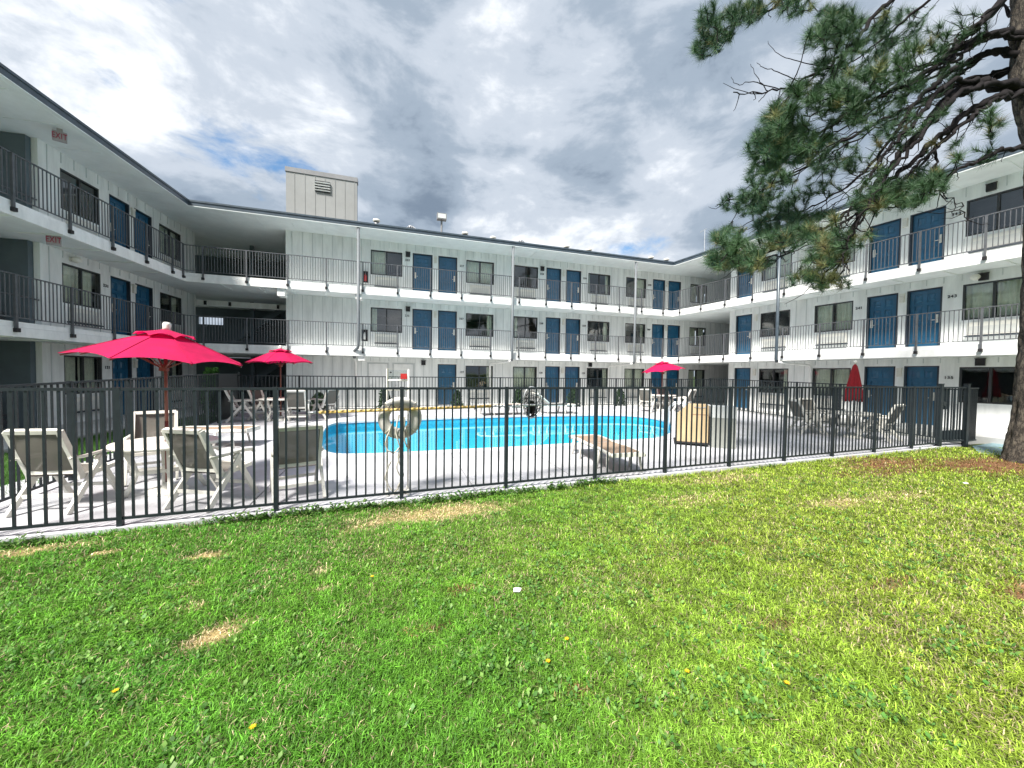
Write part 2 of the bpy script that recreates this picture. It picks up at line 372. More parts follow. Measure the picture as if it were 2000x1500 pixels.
def build_deck():
    bm = bmesh.new(); es = []
    for loop in (DK, cop_out):
        vs_ = [bm.verts.new((p[0], p[1], 0)) for p in loop]
        es += [bm.edges.new((vs_[i], vs_[(i+1) % len(vs_)])) for i in range(len(vs_))]
    bmesh.ops.triangle_fill(bm, use_beauty=True, edges=es)
    base = bpy.data.meshes.new('tmp'); bm.to_mesh(base); bm.free()
    cuts = [-20, -7.6, -4.6, -1.75, 1.2, 2.95, 5.9, 8.8, 11.7, 30]; qc = [0, 10.2, 30]
    for a, b in zip(cuts, cuts[1:]):
        for qa, qb in zip(qc, qc[1:]):
            bm = bmesh.new(); bm.from_mesh(base); g = .010
            for co, no in ((yard(a+g, 0), TM), (yard(b-g, 0), -TM), (yard(0, qa+g), NM), (yard(0, qb-g), -NM)):
                bmesh.ops.bisect_plane(bm, geom=bm.verts[:]+bm.edges[:]+bm.faces[:], plane_co=(*co, 0), plane_no=(*no, 0), clear_inner=True)
            if not bm.faces: bm.free(); continue
            r = bmesh.ops.extrude_face_region(bm, geom=bm.faces[:])
            for v in r['geom']:
                if isinstance(v, bmesh.types.BMVert): v.co.z -= .16
            for v in bm.verts: v.co.z += zdeck(v.co.x, v.co.y)
            bmesh.ops.recalc_face_normals(bm, faces=bm.faces[:])
            me = bpy.data.meshes.new('slab'); bm.to_mesh(me); bm.free(); me.materials.append(MATS['concrete'])
            obj('slab', me, parent=deck)
build_deck()
pl = tag(obj('swimming_pool', None, W=T(0, 11, 0)), 'long turquoise swimming pool with rounded ends and pale coping', 'swimming pool')
ZW = -.055
def build_pool():
    k = len(pool)
    lip = lambda h: (lambda x, y: zdeck(x, y)+h)
    # coping stones
    step = 4; ci = 0
    for a in range(0, k, step):
        mb = MB(); idx = [(a+i) % k for i in range(step+1)]
        for j, i in enumerate(idx):
            o_, n_ = cop_out[i], cop_in[i]
            if j in (0, len(idx)-1):
                tgt = (cop_out[idx[1]], cop_in[idx[1]]) if j == 0 else (cop_out[idx[-2]], cop_in[idx[-2]])
                o_ = o_+(tgt[0]-o_)*.012; n_ = n_+(tgt[1]-n_)*.012
            z = zdeck(*pool[i])
            mb.v += [(*o_, z+.012), (*n_, z+.02), (*n_, z-.04), (*o_, z-.05)]
        for j in range(step):
            b = j*4
            for q in range(4): mb.f.append((b+q, b+4+q, b+4+(q+1) % 4, b+(q+1) % 4))
        mb.f += [(0,1,2,3), (4*step+3, 4*step+2, 4*step+1, 4*step)]
        obj('coping_stone', mb, 'coping', pl, W=I4)
    ring_obj('tile_band', pool, pool, lip(-.03), lambda x, y: ZW-.12, 'tile', pl)
    mb = MB(); inn = offset(pool, -.25)
    mb.v = [(*p, ZW-.12) for p in pool]+[(*p, -1.35) for p in inn]
    mb.f = [(i, (i+1) % k, k+(i+1) % k, k+i) for i in range(k)]+[tuple(k+i for i in range(k))]
    obj('basin', mb, 'basin', pl, W=I4)
    # white stripe below the tiles along the far side and a small ladder at the right end
    for a in (0, .5):
        b = np.array([5.15, 11.95])+np.array([.18, .48])*a*2; ins = np.array([-.9, .35])/1.0; ins = ins/np.linalg.norm(ins); z = zdeck(*b)
        p0 = b-ins*.55
        pts = [(*p0, z), (*p0, z+.62), (*(p0+ins*.12), z+.78), (*(p0+ins*.42), z+.78), (*(p0+ins*.60), z+.6), (*(p0+ins*.62), z-.9)]
        obj('handrail', MB().tube(pts, .022, 8), 'alu', pl, W=I4, smooth=True)
    mb = MB(); mb.v = [(*p, ZW) for p in offset(pool, .03)]; mb.f = [tuple(range(k))]
    tag(obj('water', mb, 'water'), 'clear turquoise pool water', 'water', kind='structure')
build_pool()

# wide ground sheet, open under the pool yard
def build_ground():
    z = -.16; mb = MB()
    t0, t1, q0, q1 = -7.6, 9.6, 6.4, 14.0
    B = 900
    inner = [yard(t0, q0), yard(t1, q0), yard(t1, q1), yard(t0, q1)]
    outer = [yard(-B, -B), yard(B, -B), yard(B, B), yard(-B, B)]
    mb.v = [(*p, z) for p in inner]+[(*p, z) for p in outer]
    mb.f = [(i, (i+1) % 4, 4+(i+1) % 4, 4+i) for i in range(4)]
    me = mb.mesh('ground'); set_col(me, np.tile([.05, .08, .02], (8, 1))); me.materials.append(MATS['soil'])
    tag(obj('ground', me), 'ground around the motel', 'ground', kind='structure')
build_ground()
# lawn strip beside the left wing and walkways along the wings
mb = MB()
mb.v = [(-6.6, 3.2, -.05), (-9.2, 11.1, .07), (-9.6, 12.6, .08), (*(corner('L','M', -.9)), .10), (*(ORG['L']+XV['L']*-9-NV['L']*.9), .04), (-10.5, 2.2, 0)]
mb.f = [(0, 1, 2, 3, 4, 5)]
me = mb.mesh('side_lawn'); set_col(me, np.tile([.045, .09, .02], (6, 1))); me.materials.append(MATS['soil'])
tag(obj('side_lawn', me), 'narrow lawn strip between the left fence and the left wing', 'lawn', kind='structure')
def strip_pts(k, o0, o1):
    if k == 'M': return [corner('L','M',o0), corner('M','R',o0), corner('M','R',o1), corner('L','M',o1)]
    if k == 'R': e = XV['R']*REND; a, b = corner('M','R',o0), corner('M','R',o1); e0 = ORG['R']+e+NV['R']*o0; e1 = ORG['R']+e+NV['R']*o1; return [a, e0, e1, b]
    e = XV['L']*LEND; a, b = corner('L','M',o0), corner('L','M',o1); return [ORG['L']+e+NV['L']*o0, a, b, ORG['L']+e+NV['L']*o1]
for k, o0 in (('L', -.9), ('M', -2.6), ('R', -.75)):
    tag(obj('walkway', MB().prism(strip_pts(k, o0, DEPTH), -.12, FL[0][0]-(.012 if k == 'M' else 0)), 'walk'), {'L': 'concrete walkway along the left wing', 'M': 'concrete walkway along the middle wing', 'R': 'concrete walkway along the right wing'}[k], 'walkway', kind='structure')
tag(obj('blue_path', MB().prism([(11.1, 8.75), (13.2, 8.2), (15.5, 8.9), (14.2, 10.6), (12.2, 9.75)], -.1, -.012), 'blue_walk'), 'faded blue painted path behind the pine trunk', 'path', kind='structure')

# ------------------------------------------------------------------ the motel
motel = thing('motel_building', 'white three storey motel with blue doors and railed walkways on three sides of the pool', 'building', (0, 18.4, 0))
def prt(name, mb, m, W, parent=motel, smooth=False, kind=None):
    o = obj(name, mb, m, parent, W=W, smooth=smooth)
    if kind: o['kind'] = kind
    return o
# floor plates, roof, fascias, gutter
for k in 'LMR':
    for f in (1, 2):
        prt('floor_slab', MB().prism(strip_pts(k, .03, DEPTH), FL[f-1][1]+.012, FL[f][0]-(.003 if k == 'M' else 0)), 'soffit', I4)
        prt('fascia', MB().prism(strip_pts(k, -.012, .05), FL[f-1][1], FL[f-1][1]+.215), 'white_trim', I4)
        prt('slab_edge', MB().prism(strip_pts(k, .008, .028), FL[f-1][1]+.222, FL[f][0]+.004), 'white_trim', I4)
    roof = prt('roof', MB().prism(strip_pts(k, -.12, DEPTH+.5), 7.95, 8.14-(.004 if k == 'M' else 0)), 'soffit', I4)
    prt('gutter', MB().prism(strip_pts(k, -.25, -.125), 7.985, 8.17), 'gutter', I4)
    prt('gutter_lip', MB().prism(strip_pts(k, -.275, -.255), 8.12, 8.185), 'gutter', I4)
    prt('drip_edge', MB().prism(strip_pts(k, -.245, -.12), 7.955, 7.98), 'soffit', I4)
    prt('roof_sheet', MB().prism(strip_pts(k, -.10, DEPTH+.5), 8.145, 8.20-(.004 if k == 'M' else 0)), 'roofing', I4)
    x0, x1 = {'L': (LEND, -.3), 'M': (.6, 23), 'R': (.3, REND)}[k]
    mb = MB()
    for f in (0, 1, 2):
        x = x0+.5
        while x < x1:
            mb.box(x-.018, x+.018, .06, YW-.01, FL[f][1]-.012, FL[f][1]+.02); x += 1.22
    prt('soffit_battens', mb, 'soffit', WW[k], kind='stuff')
# wall openings: kind, x0, x1, extra
DH = 2.06
MO = [('w',6.60,8.02),('d',8.50,9.45),('d',9.73,10.67),('w',11.13,12.58),('w',13.68,15.05),('d',15.53,16.42),('d',16.73,17.65),('w',18.10,19.53),('w',20.60,22.0),('d',22.48,23.38),('d',23.62,24.57),('w',25.3,26.6)]
RO = [('d',2.98,3.82),('w',4.23,5.55),('w',6.51,7.84),('d',8.26,9.15),('d',9.38,10.25),('w',10.70,11.98),('w',13.1,14.2)]
LO = [('w',-3.40,-2.10),('d',-1.72,-.85),('d',-.65,.24),('w',.62,1.94)]
ML = [('u',6.49,7.38),('u',7.62,8.57)]+[o for o in MO if o[1] > 9.5]
WALLS = {'M': (3.10, 31.0), 'R': (2.70, REND), 'L': (-4.02, 2.92)}
def wall_mb(x0, x1, z0, z1, ops, zf):
    mb = MB(); x = x0; y0, y1 = YW, YW+.14
    for k, a, b in sorted(ops, key=lambda o: o[1]):
        if a > x: mb.box(x, a, y0, y1, z0, z1)
        if k == 'w': mb.box(a, b, y0, y1, z0, zf+.86); mb.box(a, b, y0, y1, zf+2.01, z1)
        elif k == 'u': mb.box(a, b, y0+.0, y1, zf+DH, z1)
        else: mb.box(a, b, y0, y1, zf+DH, z1)
        x = b
    if x < x1: mb.box(x, x1, y0, y1, z0, z1)
    return mb
def battens(x0, x1, z0, z1, ops, zf, sp=.407):
    mb = MB(); x = x0+sp*.6; y = YW-.012
    while x < x1-.03:
        hit = [o for o in ops if o[1]-.05 < x < o[2]+.05]
        if hit:
            mb.box(x-.012, x+.012, y, YW-.001, zf+DH+.09, z1)
            if hit[0][0] == 'w' and not (hit[0][1]+.15 < x < hit[0][2]-.15): mb.box(x-.012, x+.012, y, YW-.001, z0, zf+.8)
        else: mb.box(x-.012, x+.012, y, YW-.001, z0, z1)
        x += sp
    return mb
# doors ---------------------------------------------------------
def door_meshes(w):
    h = DH-.05; slab = MB(); slab.box(-w/2, w/2, .032, .06, 0, h)
    st = .115; xs = [(-w/2, -w/2+st), (-.05, .05), (w/2-st, w/2)]
    for a, b in xs: slab.box(a, b, .012, .0319, 0, h)
    gaps = [(-w/2+st, -.05), (.05, w/2-st)]; rails = [(0, .20), (.80, .93), (1.50, 1.60), (h-.12, h)]
    for a, b in gaps:
        for z0, z1 in rails: slab.box(a+.0005, b-.0005, .0125, .0319, z0, z1)
    pan = []
    for a, b in gaps:
        for z0, z1 in ((.20, .80), (.93, 1.50), (1.60, h-.12)):
            mb = MB(); g = .022; e = .05
            x0, x1, y0, y1 = a+g, b-g, z0+g, z1-g
            mb.v = [(x0,.031,y0),(x1,.031,y0),(x1,.031,y1),(x0,.031,y1),(x0+e,.016,y0+e),(x1-e,.016,y0+e),(x1-e,.016,y1-e),(x0+e,.016,y1-e)]
            mb.f = [(4,5,6,7),(0,1,5,4),(1,2,6,5),(2,3,7,6),(3,0,4,7)]
            pan.append(mb.mesh('panel', 'door_blue'))
    fr = MB(); t = .055
    fr.box(-w/2-t, -w/2-.004, -.075, .075, 0, DH); fr.box(w/2+.004, w/2+t, -.075, .075, 0, DH); fr.box(-w/2-.004, w/2+.004, -.075, .075, h+.004, DH)
    th = MB().box(-w/2-.003, w/2+.003, -.07, .075, -.012, .015)
    hd = MB(); hd.box(-.035, .035, -.018, .012, .86, 1.14); hd.tube([(0,-.02,.95),(0,-.07,.95),(-.0,-.075,.95)], .014, 8); hd.tube([(0,-.07,.95),(.11,-.07,.95)], .011, 8)
    return dict(slab=slab.mesh('door', 'door_blue'), pan=pan, fr=fr.mesh('door_frame', 'door_frame'), th=th.mesh('threshold', 'alu'), hd=hd.mesh('handle', 'plastic_white'))
DMESH = {}
def door(k, a, b, zf, side):
    w = round(b-a-.11, 2)
    if w not in DMESH: DMESH[w] = door_meshes(w)
    D_ = DMESH[w]; W = WW[k] @ T((a+b)/2, YW+.085, zf+.012)
    d = prt('door', D_['slab'], None, W)
    for p in D_['pan']: obj('panel', p, parent=d)
    obj('door_frame', D_['fr'], parent=d); obj('threshold', D_['th'], parent=d)
    hd = obj('handle', D_['hd'], parent=d, W=W @ T(side*(w/2-.075), 0, 0))
    if side > 0: hd.matrix_basis = hd.matrix_basis @ Matrix.Scale(-1, 4, (1,0,0))
# windows -------------------------------------------------------
def curtain_mesh(x0, x1, z0, z1, seed):
    r = random.Random(seed); n = max(8, int((x1-x0)/.022)); mb = MB(); ph = r.random()*6
    for i in range(n+1):
        x = x0+(x1-x0)*i/n; y = .022*math.sin(x*52+ph)+.012*math.sin(x*23+ph*2)
        mb.v += [(x, y, z0), (x, y*.6, z1)]
    mb.f = [(2*i, 2*i+2, 2*i+3, 2*i+1) for i in range(n)]
    return mb
WCNT = [0]
def window(k, a, b, zf, cur, ac=True, z0=.86, z1=2.01):
    w = b-a; h = z1-z0; WCNT[0] += 1; W = WW[k] @ T((a+b)/2, YW+.05, zf+z0)
    t = .045; fr = MB()
    fr.box(-w/2, -w/2+t, -.04, .05, 0, h); fr.box(w/2-t, w/2, -.04, .05, 0, h); fr.box(-w/2+t, w/2-t, -.04, .05, 0, t); fr.box(-w/2+t, w/2-t, -.04, .05, h-t, h)
    wd = prt('window', fr, 'window_frame', W)
    obj('mullion', MB().box(-.028, .028, -.03, .045, t, h-t), 'window_frame', wd)
    obj('pane', MB().box(-w/2+t, -.028, -.004, .004, t, h-t), 'glass', wd); obj('pane', MB().box(.028, w/2-t, .016, .024, t, h-t), 'glass', wd)
    sd = WCNT[0]
    for (u0, u1) in {'b': [(-w/2+.03, -.02), (.03, w/2-.03)], 'l': [(-w/2+.03, -.06)], 'r': [(.06, w/2-.03)], 'ls': [(-w/2+.03, -w/2+.27)], 'rs': [(w/2-.30, w/2-.03)], 'e': [(-w/2+.03, -w/2+.2), (w/2-.22, w/2-.03)], 'n': []}[cur]:
        obj('curtain', curtain_mesh(u0, u1, .0, h, sd), 'curtain', wd, W=W @ T(0, .15, 0), smooth=True)
    if ac:
        W2 = WW[k] @ T((a+b)/2, YW, zf)
        u = prt('air_conditioner', MB().box(-.50, .50, -.055, .10, .36, .76), 'plastic_white', W2)
        g = MB()
        for i in range(7): g.box(-.46, .46, -.062, -.056, .40+i*.035, .40+i*.035+.016)
        obj('grille', g, 'batten', u); obj('drip_shelf', MB().box(-.54, .54, -.13, -.002, .30, .335), 'door_frame', u)
CUR = {('M',2): ['l','b','n','e','r','b'], ('M',1): ['ls','rs','ls','rs','e','b'], ('M',0): ['rs','b','rs','b','b'],
       ('R',2): ['b','b','n','b'], ('R',1): ['n','b','b','b'], ('R',0): ['rs','b','n','b'],
       ('L',2): ['n','b'], ('L',1): ['b','rs'], ('L',0): ['b','b']}
for k, ops in (('M', MO), ('R', RO), ('L', LO)):
    for f in range(3):
        zf, zc = FL[f]; o_ = ML if (k == 'M' and f == 0) else ops
        x0, x1 = WALLS[k]
        wallo = prt('wall', wall_mb(x0, x1, zf, zc+.006, o_, zf), 'white_wall', WW[k])
        b = obj('battens', battens(x0, x1, zf, zc-.014, o_, zf), 'batten', wallo, W=WW[k]); b['kind'] = 'stuff'
        wi = 0; di = 0
        for kind, a, b in sorted(o_, key=lambda o: o[1]):
            if kind == 'd':
                nb = [o for o in o_ if o[0] == 'd' and o is not None and abs(o[1]-b) < .4]
                door(k, a, b, zf, -1 if nb else 1); di += 1
            elif kind == 'w':
                window(k, a, b, zf, CUR[(k, f)][wi], ac=not (k == 'R' and f == 0 and wi == 2)); wi += 1
            else:
                u = prt('utility_door', MB().box(a+.02, b-.02, YW+.03, YW+.075, zf+.01, zf+DH-.03), 'white_trim', WW[k])
                fr = MB(); fr.box(a-.05, a+.012, YW-.014, YW+.08, zf, zf+DH+.03); fr.box(b-.012, b+.05, YW-.014, YW+.08, zf, zf+DH+.03); fr.box(a+.013, b-.013, YW-.014, YW+.08, zf+DH-.02, zf+DH+.03)
                obj('door_frame', fr, 'batten', u, W=WW[k]); obj('handle', MB().tube([(a+.12, YW+.02, zf+1), (a+.12, YW-.03, zf+1)], .03, 10), 'alu', u, W=WW[k])
# back walls, end walls, breezeways and stair recess
for k in 'LMR':
    x0, x1 = {'L': (LEND, 2.78), 'M': (3.24, 31), 'R': (2.84, REND)}[k]
    prt('back_wall', MB().box(x0, x1, DEPTH-.2, DEPTH, .13, 7.94), 'shaded_grey', WW[k])
prt('end_wall', MB().box(LEND, LEND+.15, 3.3, DEPTH-.2, .13, 7.94), 'white_wall', WW['L'])
prt('end_wall', MB().box(REND-.15, REND, YW+.14, DEPTH-.2, .13, 7.94), 'white_wall', WW['R'])
prt('breezeway_wall', MB().box(3.10, 3.24, YW+.145, DEPTH+.4, .13, 7.94), 'shaded_grey', WW['M'])
prt('breezeway_wall', MB().box(2.70, 2.84, YW+.145, DEPTH+3, .13, 7.94), 'shaded_grey', WW['R'])
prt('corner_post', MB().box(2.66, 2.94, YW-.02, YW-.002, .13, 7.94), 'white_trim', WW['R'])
prt('breezeway_wall', MB().box(2.78, 2.92, YW+.145, DEPTH, .13, 7.94), 'shaded_grey', WW['L'])
prt('recess_wall', MB().box(-4.16, -4.02, YW+.145, DEPTH-.2, .13, 7.94), 'shaded_grey', WW['L'])
prt('recess_back_wall', MB().box(LEND, -4.16, 4.9, 5.1, .13, 7.94), 'shaded_grey', WW['L'])
for f in range(3):
    zf, zc = FL[f]
    # far side of the left breezeway: a low parapet and dark posts with gaps to the outside
    bw = MB(); xa, xb, za_, zb_ = -2.45, -1.3, (1.95, 2.25)[0], 2.3
    if f == 1: bw.box(-5.2, xa, 6.9, 7.05, zf, zc); bw.box(xa, xb, 6.9, 7.05, zf, zf+1.45); bw.box(xa, xb, 6.9, 7.05, zf+1.85, zc); bw.box(xb, 3.09, 6.9, 7.05, zf, zc)
    else: bw.box(-5.2, 3.09, 6.9, 7.05, zf, zc)
    prt('breezeway_end', bw, 'shaded_grey', WW['M'])
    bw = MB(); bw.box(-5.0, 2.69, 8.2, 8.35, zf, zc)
    prt('breezeway_end', bw, 'shaded_grey', WW['R'])
    prt('breezeway_post', MB().box(.85, 1.0, 4.1, 4.25, zf, zc), 'shaded_grey', WW['M'])
    if f:
        prt('landing', MB().box(-.9, 3.05, 3.0, 3.12, zc-.46, zc-.20), 'white_trim', WW['M']) if f == 1 else None
        for xx in (-.6, .35, 2.3): 
            if f == 1: prt('bracket', MB().box(xx, xx+.09, 2.93, 2.999, zc-.42, zc-.24), 'black_box', WW['M'])
    # stair flight in the recess of the left wing and in both breezeways
    if f < 2:
        n = 9; st = MB(); z0 = zf; hz = FL[f+1][0]-zf
        for i in range(n): st.box(-4.6-i*.27, -4.6-i*.27+.29, 1.7, 2.7, z0+.2+(i+1)*hz/(n+4)-.05, z0+.2+(i+1)*hz/(n+4))
        st.beam((-4.45, 1.67, z0+.1), (-7.0, 1.67, z0+.1+hz*.75), .05, .26); prt('stair', st, 'dark_room', WW['L'])
        st = MB()
        for i in range(n): st.box(-.4+i*.28, -.4+i*.28+.3, 4.4, 5.5, z0+(i+1)*hz/(n+2)-.05, z0+(i+1)*hz/(n+2))
        st.beam((-.6, 4.37, z0), (2.4, 4.37, z0+hz*.85), .06, .26); prt('stair', st, 'shaded_grey', WW['M'])  # stair shares the grey that has the breezeway shade painted in
    if f:
        hr = [(-5.6, YW+.4, zf+.45), (-5.2, YW+.4, zf+.75), (-4.95, YW+.4, zf+.86), (-4.5, YW+.2, zf+.86), (-4.05, YW+.02, zf+.80)]
        prt('stair_handrail', MB().tube(hr, .022, 8), 'rail_metal', WW['L'], smooth=True)
# white beam ends, downspouts
for x, zb, h in ((3.05, 5.16, .30), (6.02, 5.16, .2), (6.14, 2.46, .2)):
    prt('beam_end', MB().box(x, x+.27, .06, .6, zb-h, zb-.001), 'white_trim', WW['M'])
for k, x in (('M', 6.17), ('M', 13.18), ('M', 20.26), ('R', 5.82)):
    if x == 6.17: pts = [(x,-.16,8.0),(x,-.16,2.95),(x-.03,-.12,2.8),(x-.17,.0,2.68),(x-.2,.12,2.6),(x-.2,.3,2.38),(x-.2,1.1,2.2),(x-.2,1.12,.2)]
    else: pts = [(x,-.16,8.0),(x,-.16,2.52),(x,-.10,2.40),(x-.25 if k == 'M' else x+.3,.4,2.33),(x-.75 if k == 'M' else x+.62,1.05,2.27),(x-.78 if k == 'M' else x+.66,1.13,2.15),(x-.78 if k == 'M' else x+.66,1.13,.2)]
    r0 = .062
    dn = prt('downspout', MB().tube(pts[:3 if x != 6.17 else 6], r0, 10), 'gutter' if k == 'R' else 'downpipe', WW[k], smooth=True)
    obj('pipe', MB().tube(pts[(2 if x != 6.17 else 5):], .05, 10), 'white_trim', dn, W=WW[k], smooth=True)
# railings
BAL = MB().box(-.0085, .0085, -.0085, .0085, .10, 1.05).mesh('baluster', 'rail_metal')
POST = {}
PX = {'M': [.6+i*1.443-.03 for i in range(16)], 'R': [.75+i*1.366-.23 for i in range(11)], 'L': [-.19, -.80, -2.08, -3.42, -4.76, -6.12, -7.5, -8.85]}
bal_parts = 0
postm = MB(); postm.box(-.024, .024, -.03, .018, -.20, 1.055); postm = postm.mesh('post', 'rail_metal')
brm = MB().box(-.042, .042, -.085, -.012, -.24, -.15).mesh('bracket', 'black_box')
for k in 'LMR':
    for f in (1, 2):
        zf = FL[f][0]; x0, x1 = {'L': (LEND, -.001), 'M': (.001, float(np.linalg.norm(ORG['R']-ORG['M']))-.001), 'R': (.001, REND)}[k]
        rl = prt('railing', MB().box(x0, x1, -.02, .02, 1.05, 1.075), 'rail_metal', WW[k] @ T(0, 0, zf))
        obj('bottom_rail', MB().box(x0, x1, -.013, .013, .085, .110), 'rail_metal', rl)
        W0 = WMAT[rl.name]; mb = MB(); n = int((x1-x0)/.0985)
        for x in PX[k]:
            if x0 < x < x1:
                obj('post', postm, parent=rl, W=W0 @ T(x, -.03, 0)); obj('bracket', brm, parent=rl, W=W0 @ T(x, 0, 0))
        for i in range(n):
            x = x0+.05+i*.0985
            if any(abs(x-p) < .03 for p in PX[k]): continue
            if (k == 'L' and x > -6.6) or (k == 'R' and 4.3 < x < 12.4):
                obj('baluster', BAL, parent=rl, W=W0 @ T(x, 0, 0)); bal_parts += 1
            else: mb.box(x-.0085, x+.0085, -.0085, .0085, .10, 1.05)
        if mb.v: o = obj('balusters', mb, 'rail_metal', rl, W=W0); o['kind'] = 'stuff'
# roof furniture, stair tower
tw = prt('stair_tower', MB().box(3.12, 6.0, YW, YW+.3, 8.2, 10.5), 'tower_wall', WW['M'])
obj('tower_cap', MB().box(3.09, 6.03, YW-.03, YW+.33, 10.505, 10.70), 'tower_cap', tw, W=WW['M'])
mb = MB(); x = 3.45
while x < 6.0: mb.box(x-.012, x+.012, YW-.012, YW-.001, 8.2, 10.5); x += .407
o = obj('battens', mb, 'tower_wall', tw, W=WW['M']); o['kind'] = 'stuff'
obj('louvre_opening', MB().box(4.26, 4.88, YW-.016, YW-.013, 9.80, 10.30), 'dark_room', tw, W=WW['M'])
for i in range(4): obj('slat', MB().beam((4.25, YW-.05, 9.87+i*.115), (4.89, YW-.05, 9.87+i*.115), .075, .045, (0,-.5,1)), 'white_trim', tw, W=WW['M'])
for i, (x, h) in enumerate(((6.87,.42),(10.96,.36),(12.38,.32),(16.47,.36),(17.83,.34),(21.9,.36),(23.0,.36))):
    v = prt('roof_vent', MB().lathe([(.10,0),(.10,h),(.0,h)], 12), 'alu', WW['M'] @ T(x, .7, 8.2), smooth=True)
    obj('vent_cap', MB().lathe([(.0,h+.12),(.15,h+.10),(.16,h+.02),(.12,h+.0)], 12), 'plastic_white', v, smooth=True)
for x in (8.4, 13.9):
    v = prt('turbine_vent', MB().lathe([(.17,0),(.17,.2),(.0,.2)], 14), 'alu', WW['M'] @ T(x, .8, 8.2), smooth=True)
    mb = MB()
    for i in range(14):
        a = 2*math.pi*i/14; c, s = math.cos(a), math.sin(a); mb.beam((.13*c,.13*s,.2), (.25*math.cos(a+.3),.25*math.sin(a+.3),.33), .05, .012); mb.beam((.25*math.cos(a+.3),.25*math.sin(a+.3),.33), (.09*c,.09*s,.46), .05, .012)
    obj('turbine_head', mb, 'alu', v); obj('turbine_cap', MB().lathe([(.0,.48),(.13,.46),(.13,.44)], 14), 'alu', v)
fl = prt('floodlight_mast', MB().tube([(0,0,0),(0,0,.85)], .045, 8), 'tower_cap', WW['M'] @ T(9.8, .6, 8.2))
obj('floodlight', MB().box(-.22, .22, -.16, .12, .86, 1.14), 'tower_cap', fl); obj('lens', MB().box(-.18, .18, -.17, -.161, .9, 1.1), 'bin_lid', fl)
an = prt('antenna', MB().tube([(0,0,0),(0,0,1.75)], .018, 6), 'alu', WW['R'] @ T(1.0, 1.2, 8.2))
obj('antenna_arm', MB().tube([(-.3,0,1.72),(.12,0,1.78)], .014, 6), 'alu', an)
# small fixtures on the walls
for k, x, z in (('M',8.28,7.45),('M',8.29,4.83),('M',9.03,2.25),('M',15.28,7.45),('M',18.3,2.32),('R',11.13,4.98),('R',11.2,7.72),('R',11.14,2.30)):
    v = prt('wall_vent', MB().box(x-.10, x+.10, YW-.07, YW-.001, z-.12, z+.10), 'black_box', WW[k])
    obj('vent_hood', MB().box(x-.115, x+.115, YW-.075, YW-.0015, z+.1005, z+.115), 'black_box', v, W=WW[k])
def globe(k, x, z):
    v = prt('wall_lamp', MB().box(x-.06, x+.06, YW-.045, YW-.001, z-.06, z+.06), 'plastic_white', WW[k])
    mb = MB().lathe([(.001,-.10),(.06,-.085),(.098,-.04),(.11,.0),(.098,.04),(.06,.085),(.001,.1)], 16)
    obj('globe', mb, 'plastic_white', v, W=WW[k] @ T(x, YW-.14, z), smooth=True)
for k, x, z in (('L',-3.12,4.97),('R',10.99,4.98)): globe(k, x, z)
for k, pairs in (('M', [(9.45,9.73),(16.42,16.73),(23.38,23.62)]), ('R', [(9.15,9.38),(3.85,4.2)]), ('L', [(-.85,-.65)])):
    for a, b in pairs:
        for f in range(3):
            if k == 'M' and f == 0 and a < 10: continue
            x, z = (a+b)/2, FL[f][0]+1.93
            v = prt('door_lamp', MB().box(x-.07, x+.07, YW-.07, YW-.001, z-.02, z+.06), 'plastic_white', WW[k]); obj('lamp_shade', MB().box(x-.06, x+.06, YW-.065, YW-.002, z-.25, z-.025), 'resin', v, W=WW[k])
def text_mesh(s, size):
    c = bpy.data.curves.new('t', 'FONT'); c.body = s; c.size = size; c.align_x = 'CENTER'; c.align_y = 'CENTER'; c.extrude = .006; c.offset = .002; c.space_character = 1.15
    o = bpy.data.objects.new('t', c); COL.objects.link(o)
    me = bpy.data.meshes.new_from_object(o.evaluated_get(bpy.context.evaluated_depsgraph_get())); bpy.data.objects.remove(o); bpy.data.curves.remove(c)
    return me
def writing(name, s, size, W, m, parent, sub=None):
    me = text_mesh(s, size); me.materials.clear(); me.materials.append(MATS[m])
    return obj(name, me, parent=parent, W=W @ Matrix.Rotation(R(90), 4, 'X'))
for k, x, z, s in (('R',8.03,4.475,'241'),('R',10.475,4.48,'243'),('R',10.485,7.17,'343'),('R',10.475,1.79,'135'),('L',-1.92,4.47,'231'),('L',-1.92,1.80,'121'),
                   ('M',8.26,7.17,'335'),('M',10.9,7.15,'337'),('M',8.25,4.5,'235'),('M',10.9,4.5,'237'),('M',15.27,4.5,'238'),('M',17.88,4.5,'239'),('M',15.27,7.16,'338'),('M',17.88,7.16,'339'),('M',10.94,1.80,'127'),('M',15.27,1.82,'128'),('M',17.88,1.82,'129'),('M',22.24,4.5,'240'),('M',22.24,7.16,'340')):
    writing('room_number', s, .13, WW[k] @ T(x, YW-.012, z), 'ink', motel)
